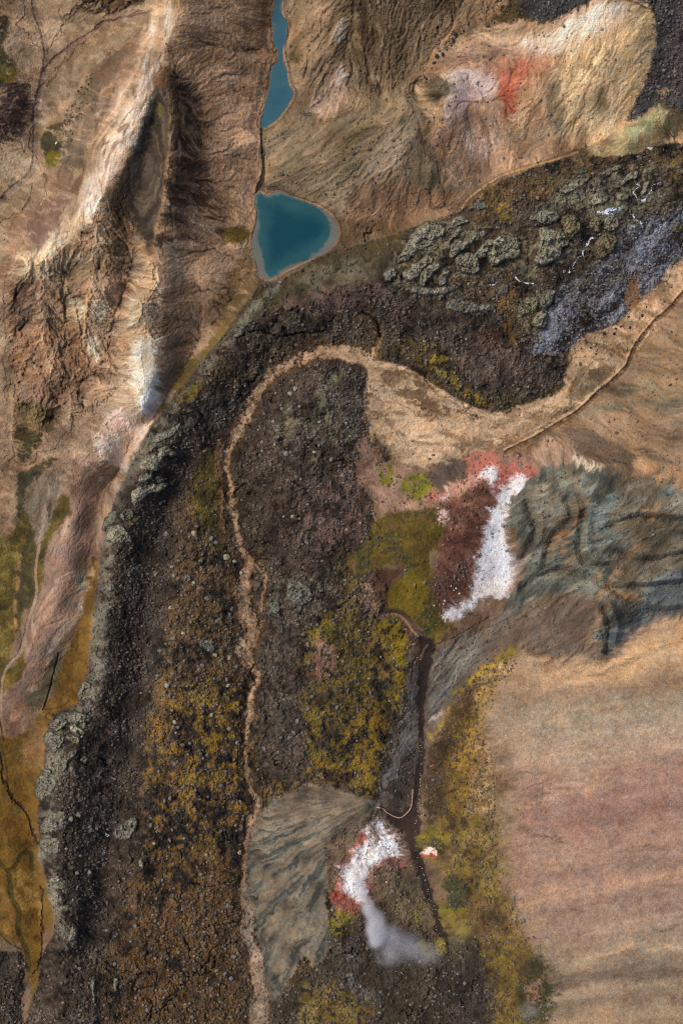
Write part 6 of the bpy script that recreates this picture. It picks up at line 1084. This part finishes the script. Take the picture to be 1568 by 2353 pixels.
# ------------------------------------------------------------------ individual boulders
M_b = [plain_mat('grey_boulder', (112,108,100)), plain_mat('dark_boulder', (58,52,48)), plain_mat('lichen_boulder', (150,146,120)), plain_mat('tan_boulder', (156,128,100)), plain_mat('white_stone', (214,200,188)), plain_mat('red_stone', (130,62,52))]
bv, bf = ico(2); proto = {}
for mi, m in enumerate(M_b):
    for k in range(5): proto[mi, k] = mesh_np('boulder', rock_shape(bv, 300 + k, .5) + [0, 0, .25], bf, m)
BN = 0
def boulder(u, v, r, mi, label, group, name='boulder', cat='boulder', flat=1.0):
    global BN; BN += 1; h = float(samp(H, [u], [v])[0]); p = pos(u, v, h); o = link(name, proto[mi, BN % 5], label, cat, group)
    o.location = [float(x) for x in p]; rr = r * K; o.scale = (rr * random.uniform(.85, 1.2), rr * random.uniform(.85, 1.2), rr * random.uniform(.8, 1.05) * flat); o.rotation_euler = (random.uniform(-.2, .2), random.uniform(-.2, .2), random.uniform(0, 6.28)); return o
boulder(290, 1673, 11, 1, 'big round dark grey boulder lying alone on brown rubble inside the left rim', None, flat=.8)
boulder(1178, 2062, 5, 0, 'flat blue-grey boulder at the edge of moss and sand slope', None, flat=.6)
boulder(130, 329, 4, 5 if 0 else 4, 'pinkish stone standing alone on the dark green patch at upper left', None)
BG = [  # region polygon, count, radius range, material choices, label, group
 ([(380,1200),(470,1200),(555,1290),(560,1600),(480,1640),(360,1600)], 46, (4.2, 7.5), (0,2,0), 'grey boulder among orange moss on the upper part of the left lava flow', 'boulders on the upper mossy lava'),
 ([(360,1640),(560,1640),(560,2000),(340,1960)], 40, (3.6, 6.5), (0,0,2), 'grey boulder in the orange moss left of the stream bed', 'boulders on the middle mossy lava'),
 ([(260,2050),(550,2050),(550,2340),(250,2340)], 40, (3.4, 6.5), (0,1,0), 'grey boulder on the brown lava plain at the bottom', 'boulders on the lower lava plain'),
 ([(610,1420),(780,1430),(820,1760),(640,1790)], 30, (3.6, 6.8), (0,0,1), 'grey boulder on the mossy lava right of the stream bed', 'boulders right of the stream bed'),
 ([(620,900),(800,870),(820,1080),(640,1250)], 26, (3.4, 6.2), (0,2,2), 'lichen-grey boulder on the middle lava hump', 'boulders on the middle lava hump'),
 ([(130,1700),(240,1650),(230,2000),(140,2080)], 22, (3.4, 6.5), (0,2,1), 'grey boulder on the dark slope inside the left rim', 'boulders inside the left rim'),
 ([(1080,460),(1250,420),(1500,370),(1540,420),(1300,450),(1120,500)], 24, (3.2, 6), (1,0,1), 'dark boulder on the brown moss below the coloured slope', 'boulders below the coloured slope'),
 ([(1310,795),(1400,755),(1470,705),(1560,620),(1540,680),(1440,760),(1340,810)], 16, (2.4, 5), (1,3,1), 'dark boulder on the tan wash beside the frosty scree', 'boulders on the tan wash'),
 ([(960,200),(1000,130),(1050,60),(1080,70),(1010,130),(975,195)], 16, (2.4, 5), (1,1,3), 'dark boulder in the stony seam left of the coloured slope', 'boulders in the stony seam'),
 ([(840,2210),(960,2190),(1080,2230),(1050,2340),(850,2340)], 22, (2.6, 5.2), (0,0,1), 'grey boulder on dark rubble below the steaming spring', 'boulders below the spring'),
 ([(870,1880),(905,1900),(930,1990),(890,2060),(860,2020)], 10, (1.6, 3.2), (4,0,5), 'pale stone on the red and white ground beside the spring', 'stones beside the spring'),
 ([(990,1395),(1040,1340),(1060,1370),(1020,1410)], 10, (1.6, 3), (4,5,4), 'white or red stone at the foot of the red slope', 'stones below the red slope'),
]
from mathutils.geometry import intersect_point_line
def inside(u, v, poly):
    r_ = False; j = len(poly) - 1
    for i in range(len(poly)):
        if (poly[i][1] > v) != (poly[j][1] > v) and u < (poly[j][0] - poly[i][0]) * (v - poly[i][1]) / (poly[j][1] - poly[i][1]) + poly[i][0]: r_ = not r_
        j = i
    return r_
taken = []
for poly, cnt, (ra, rb), mats, lab, grp in BG:
    xs = [p[0] for p in poly]; ys = [p[1] for p in poly]; k = 0; tries = 0
    while k < cnt and tries < 4000:
        tries += 1; u = random.uniform(min(xs), max(xs)); v = random.uniform(min(ys), max(ys)); r = ra + (rb - ra) * random.random() ** 1.8
        if not inside(u, v, poly) or any((u - a) ** 2 + (v - b) ** 2 < (r + c) ** 2 for a, b, c in taken): continue
        taken.append((u, v, r)); boulder(u, v, r, random.choice(mats), lab, grp); k += 1

# ------------------------------------------------------------------ stones and log steps along the path
def along(pts, step):
    sp = spline([(p[0], p[1], 0) for p in pts], False, 6)[:, :2]; seg = np.linalg.norm(np.diff(sp, axis=0), axis=1); cum = np.concatenate([[0], np.cumsum(seg)]); ts = np.arange(0, cum[-1], step)
    x = np.interp(ts, cum, sp[:, 0]); y = np.interp(ts, cum, sp[:, 1]); dx = np.gradient(x); dy = np.gradient(y); return zip(x, y, np.arctan2(dy, dx))
for pts, st, lab, grp in (([(926,1960),(940,1985),(958,2010),(972,2060),(985,2095),(1000,2130),(1014,2170)], 5.2, 'small pale stone marking the left edge of the dark path', 'stones along the left path edge'),
                ([(955,1885),(954,1930),(958,1975),(968,1998),(978,2030),(985,2060),(998,2090),(1012,2120)], 5.2, 'small pale stone marking the right edge of the dark path', 'stones along the right path edge'),
                ([(968,1700),(966,1760),(962,1820),(958,1880)], 6.5, 'small pale stone along the upper ravine path', 'stones along the upper ravine path')):
    for x, y, a in along(pts, st * .8):
        if random.random() < .35: continue
        boulder(x + random.uniform(-2, 2), y + random.uniform(-2.4, 2.4), random.uniform(.5, 1.2), 4, lab, grp, 'path_stone', 'stone')
M_wood = plain_mat('weathered_wood', (150,126,98), .8, scales=(2, 6))
def beam_mesh(L, W, T):
    bm = bmesh.new(); bmesh.ops.create_cube(bm, size=1); bmesh.ops.scale(bm, vec=(W, L, T), verts=bm.verts); bmesh.ops.bevel(bm, geom=bm.edges[:], offset=T * .2, segments=2, affect='EDGES'); me = bpy.data.meshes.new('log_step'); bm.to_mesh(me); bm.free(); me.materials.append(M_wood); return me
bmh = beam_mesh(.95, .15, .18); c7 = (808.5, 1359.75, .1561)
for pts, lab, grp in ((crop(*c7,[(420,350),(520,325),(600,325),(660,340),(720,355),(780,400),(820,430),(870,470),(920,530),(970,590),(1040,640)]), 'pale wooden log step on the curved path between the moss slopes', 'log steps on the curved path'),
                      (crop(*c7,[(1110,775),(1060,840),(1035,900),(1005,970),(990,1010)]), 'pale wooden log step at the head of the dark ravine', 'log steps at the ravine head')):
    for x, y, a in along(pts, 3.0):
        o = link('log_step', bmh, lab, 'log step', grp); p = pos(x, y, float(samp(H, [x], [y])[0]) + .1); o.location = [float(q_) for q_ in p]; o.rotation_euler = (random.uniform(-.05, .05), 0, -a + random.uniform(-.12, .12))
# low pale edging that curves round the gravel patch
ed = list(along(crop(*SP,[(450,358),(520,375),(550,405),(610,440),(670,457),(720,430),(770,370),(782,310),(788,250),(790,190)]), 1.2))
vv = []; ff = []
for i, (x, y, a) in enumerate(ed):
    p = pos(x, y, float(samp(H, [x], [y])[0])); nx_, ny_ = math.sin(a), math.cos(a)
    for k, (o_, z_) in enumerate(((-.2, -.2), (-.14, .28), (.14, .28), (.2, -.2))): vv.append((p[0] + nx_ * o_, p[1] + ny_ * o_, p[2] + z_))
    if i:
        for k in range(3): b0 = (i - 1) * 4 + k; ff.append((b0, b0 + 1, b0 + 5, b0 + 4))
M_edge = plain_mat('pale_edging', (190,158,134))
link('path_edging', mesh_np('path_edging', np.array(vv), np.array(ff), M_edge), 'low pale edging curving round the dark gravel patch above the spring', 'path edging')

# ------------------------------------------------------------------ hikers
def skinned(name, verts, edges, radii, mat, root=0, sub=1, parent=None):
    me = bpy.data.meshes.new(name); me.from_pydata(verts, edges, []); o = bpy.data.objects.new(name, me); COL.objects.link(o); sk = o.modifiers.new('skin', 'SKIN'); sk.use_smooth_shade = True
    sv = me.skin_vertices[0].data
    for i, r in enumerate(radii): sv[i].radius = (r, r)
    sv[root].use_root = True; ss = o.modifiers.new('sub', 'SUBSURF'); ss.levels = ss.render_levels = sub; me.materials.append(mat)
    if parent: o.parent = parent
    return o
M_skin = plain_mat('skin', (190,140,112)); M_hair = plain_mat('dark_hair', (48,36,28)); M_tr = plain_mat('dark_trousers', (42,42,46)); M_boot = plain_mat('brown_boots', (70,50,36))
def hiker(u, v, face, jc, pc, label, stride=.22):
    h = float(samp(H, [u], [v])[0]); root = bpy.data.objects.new('person', None); COL.objects.link(root); root['label'] = label; root['category'] = 'person'
    root.location = [float(x) for x in pos(u, v, h - .02)]; root.rotation_euler = (0, 0, face); root.scale = (1.08, 1.08, 1.08); s = stride
    J = {'pel': (0, 0, .95), 'lk': (.1, s * .6, .5), 'la': (.1, s * .9, .1), 'lt': (.1, s * .9 + .14, .05), 'rk': (-.1, -s * .3, .5), 'ra': (-.1, -s, .12), 'rt': (-.1, -s + .13, .04), 'hl': (.1, 0, .92), 'hr': (-.1, 0, .92), 'ch': (0, .03, 1.3), 'nk': (0, .04, 1.48),
         'hd': (0, .07, 1.58), 'ht': (0, .07, 1.7), 'sl': (.19, .03, 1.42), 'sr': (-.19, .03, 1.42), 'el': (.25, -.03, 1.15), 'er': (-.25, .05, 1.15), 'wl': (.25, .14, .95), 'wr': (-.25, .22, .98), 'fl': (.25, .2, .88), 'fr': (-.25, .29, .93)}
    Rd = {'pel': .13, 'lk': .07, 'la': .05, 'lt': .045, 'rk': .07, 'ra': .05, 'rt': .045, 'hl': .1, 'hr': .1, 'ch': .16, 'nk': .06, 'hd': .095, 'ht': .085, 'sl': .07, 'sr': .07, 'el': .045, 'er': .045, 'wl': .03, 'wr': .03, 'fl': .03, 'fr': .03}
    def part(name, keys, E, mat, k=1.0):
        ix = {a: i for i, a in enumerate(keys)}; return skinned(name, [J[a] for a in keys], [(ix[a], ix[b]) for a, b in E], [Rd[a] * k for a in keys], mat, 0, 1, root)
    body = part('body', ['pel','hl','lk','la','lt','hr','rk','ra','rt','ch','nk','hd','ht','sl','el','wl','fl','sr','er','wr','fr'], [('pel','hl'),('hl','lk'),('lk','la'),('la','lt'),('pel','hr'),('hr','rk'),('rk','ra'),('ra','rt'),('pel','ch'),('ch','nk'),('nk','hd'),('hd','ht'),('ch','sl'),('sl','el'),('el','wl'),('wl','fl'),('ch','sr'),('sr','er'),('er','wr'),('wr','fr')], M_skin)
    part('jacket', ['pel','ch','sl','el','wl','sr','er','wr'], [('pel','ch'),('ch','sl'),('sl','el'),('el','wl'),('ch','sr'),('sr','er'),('er','wr')], jc, 1.5)
    part('trousers', ['pel','hl','lk','la','hr','rk','ra'], [('pel','hl'),('hl','lk'),('lk','la'),('pel','hr'),('hr','rk'),('rk','ra')], M_tr, 1.22)
    skinned('hair', [(0, .03, 1.66), (0, .05, 1.745)], [(0, 1)], [.1, .075], M_hair, 0, 1, root)
    if pc: skinned('backpack', [(0, -.22, 1.05), (0, -.24, 1.25), (0, -.2, 1.45)], [(0, 1), (1, 2)], [.17, .19, .14], pc, 0, 1, root)
    for sx, k in ((.1, 'lt'), (-.1, 'rt')):
        y = J[k][1]; skinned('boot', [(sx, y - .16, .08), (sx, y + .04, .06)], [(0, 1)], [.07, .055], M_boot, 0, 1, root)
cj = {k: plain_mat(k + '_fabric', c, .7, lo=(.95, .95), hi=(1.05, 1.05)) for k, c in {'red': (214,22,40), 'yellow': (226,214,96), 'blue': (30,120,190), 'black': (18,20,26), 'white': (224,220,216), 'lime': (190,214,90), 'grey': (96,96,100), 'navy': (50,70,120)}.items()}
hiker(957.6, 1990, .4, cj['red'], None, 'person in a red jacket walking on the dark path right of the white crust')
hiker(1020.3, 2164, .2, cj['yellow'], cj['white'], 'person in a pale yellow jacket near the lower end of the dark path')
hiker(971, 1871, 2.8, cj['red'], cj['white'], 'person in red with a white pack beside the path fork')
hiker(967.5, 1870.5, 2.6, cj['white'], None, 'person in white just left of the one in red at the path fork')
hiker(1031, 2273, 1.2, cj['lime'], None, 'person in lime green among dark rubble at the bottom')
hiker(949.7, 1795, .1, cj['navy'], None, 'person in dark blue on the ravine path above the edging curve')
hiker(382.8, 103.2, .7, cj['black'], cj['black'], 'person all in black at the top of the pale ridge')
hiker(387.5, 119.3, .5, cj['blue'], cj['black'], 'person in a bright blue jacket on the ridge below the one in black')
hiker(1188, 1041, .9, cj['grey'], cj['black'], 'person in grey on the brown path, upper one of the group')
hiker(1190.5, 1043.5, 1.1, cj['black'], cj['red'], 'person in black with a red pack in the group on the brown path')
hiker(1188.5, 1046.5, .8, cj['white'], None, 'person in white, lowest of the group on the brown path')

# ------------------------------------------------------------------ steam
def steam(name, puffs, label, dens, col=(.93, .93, .97)):
    C = []
    for u, v, up, ru, rv, rz, k in puffs:
        h = float(samp(H, [u], [v])[0]) + up; C.append((np.array(pos(u, v, h), float), ru * K, rv * K, rz, k))
    lo = np.min([c - [a, b, z] for c, a, b, z, k in C], 0) - .5; hi = np.max([c + [a, b, z] for c, a, b, z, k in C], 0) + .5; ctr = (lo + hi) / 2; sz = hi - lo
    bm = bmesh.new(); bmesh.ops.create_icosphere(bm, subdivisions=3, radius=.5 * 1.75); 
    for x in bm.verts: x.co = Vector([max(-.5, min(.5, q_)) for q_ in x.co])
    me = bpy.data.meshes.new(name); bm.to_mesh(me); bm.free(); o = link(name, me, label, 'steam', kind='stuff'); o.location = ctr.tolist(); o.scale = sz.tolist()
    m = bpy.data.materials.new(name); m.use_nodes = True; t = m.node_tree; t.nodes.clear(); out = t.nodes.new('ShaderNodeOutputMaterial'); pv = t.nodes.new('ShaderNodeVolumePrincipled'); pv.inputs['Color'].default_value = col + (1,); pv.inputs['Anisotropy'].default_value = .0; t.links.new(pv.outputs[0], out.inputs['Volume'])
    g = t.nodes.new('ShaderNodeNewGeometry'); nz = t.nodes.new('ShaderNodeTexNoise'); nz.inputs['Scale'].default_value = .22; nz.inputs['Detail'].default_value = 4; t.links.new(g.outputs['Position'], nz.inputs['Vector'])
    off = t.nodes.new('ShaderNodeVectorMath'); off.operation = 'MULTIPLY_ADD'; t.links.new(nz.outputs['Color'], off.inputs[0]); off.inputs[1].default_value = (3.2, 3.2, 3.2); t.links.new(g.outputs['Position'], off.inputs[2]); cur = None
    for c, a, b, z, k in C:
        sb = t.nodes.new('ShaderNodeVectorMath'); sb.operation = 'SUBTRACT'; t.links.new(off.outputs[0], sb.inputs[0]); sb.inputs[1].default_value = tuple(c + 1.6)
        dv = t.nodes.new('ShaderNodeVectorMath'); dv.operation = 'DIVIDE'; t.links.new(sb.outputs[0], dv.inputs[0]); dv.inputs[1].default_value = (a, b, z); ln = t.nodes.new('ShaderNodeVectorMath'); ln.operation = 'LENGTH'; t.links.new(dv.outputs[0], ln.inputs[0])
        mr = t.nodes.new('ShaderNodeMapRange'); mr.interpolation_type = 'SMOOTHSTEP'; mr.inputs[1].default_value = 1.0; mr.inputs[2].default_value = .0; mr.inputs[3].default_value = 0; mr.inputs[4].default_value = k; t.links.new(ln.outputs['Value'], mr.inputs[0])
        if cur is None: cur = mr.outputs[0]
        else: ad = t.nodes.new('ShaderNodeMath'); ad.operation = 'ADD'; t.links.new(cur, ad.inputs[0]); t.links.new(mr.outputs[0], ad.inputs[1]); cur = ad.outputs[0]
    mu = t.nodes.new('ShaderNodeMath'); mu.operation = 'MULTIPLY'; t.links.new(cur, mu.inputs[0]); nr = t.nodes.new('ShaderNodeMapRange'); nr.inputs[1].default_value = .3; nr.inputs[2].default_value = .7; nr.inputs[3].default_value = .45; nr.inputs[4].default_value = 1.5; t.links.new(nz.outputs['Fac'], nr.inputs[0]); t.links.new(nr.outputs[0], mu.inputs[1])
    m2 = t.nodes.new('ShaderNodeMath'); m2.operation = 'MULTIPLY'; m2.inputs[1].default_value = dens; t.links.new(mu.outputs[0], m2.inputs[0]); t.links.new(m2.outputs[0], pv.inputs['Density']); me.materials.append(m)
steam('steam_plume', [(808,1998,2,20,24,3.5,.5),(820,2028,3,20,24,4,.8),(832,2056,4,20,24,4.5,.9),(846,2086,5,24,28,5,.9),(862,2116,6,30,34,6,1.0),(866,2142,6,30,34,6,1.1),(860,2162,6,24,24,5,.7),(892,2150,6,46,40,6,.35),(930,2172,6,56,40,6,.26),(975,2190,7,56,34,6,.2),(895,2195,6,50,34,6,.2)], 'white steam plume drifting down from the white hot spring crust', .42)
steam('steam_wisp', [(1215,2325,3,34,30,4,.5)], 'faint steam wisp over the dark green moss at the bottom edge', .16)
print('boulders', BN)
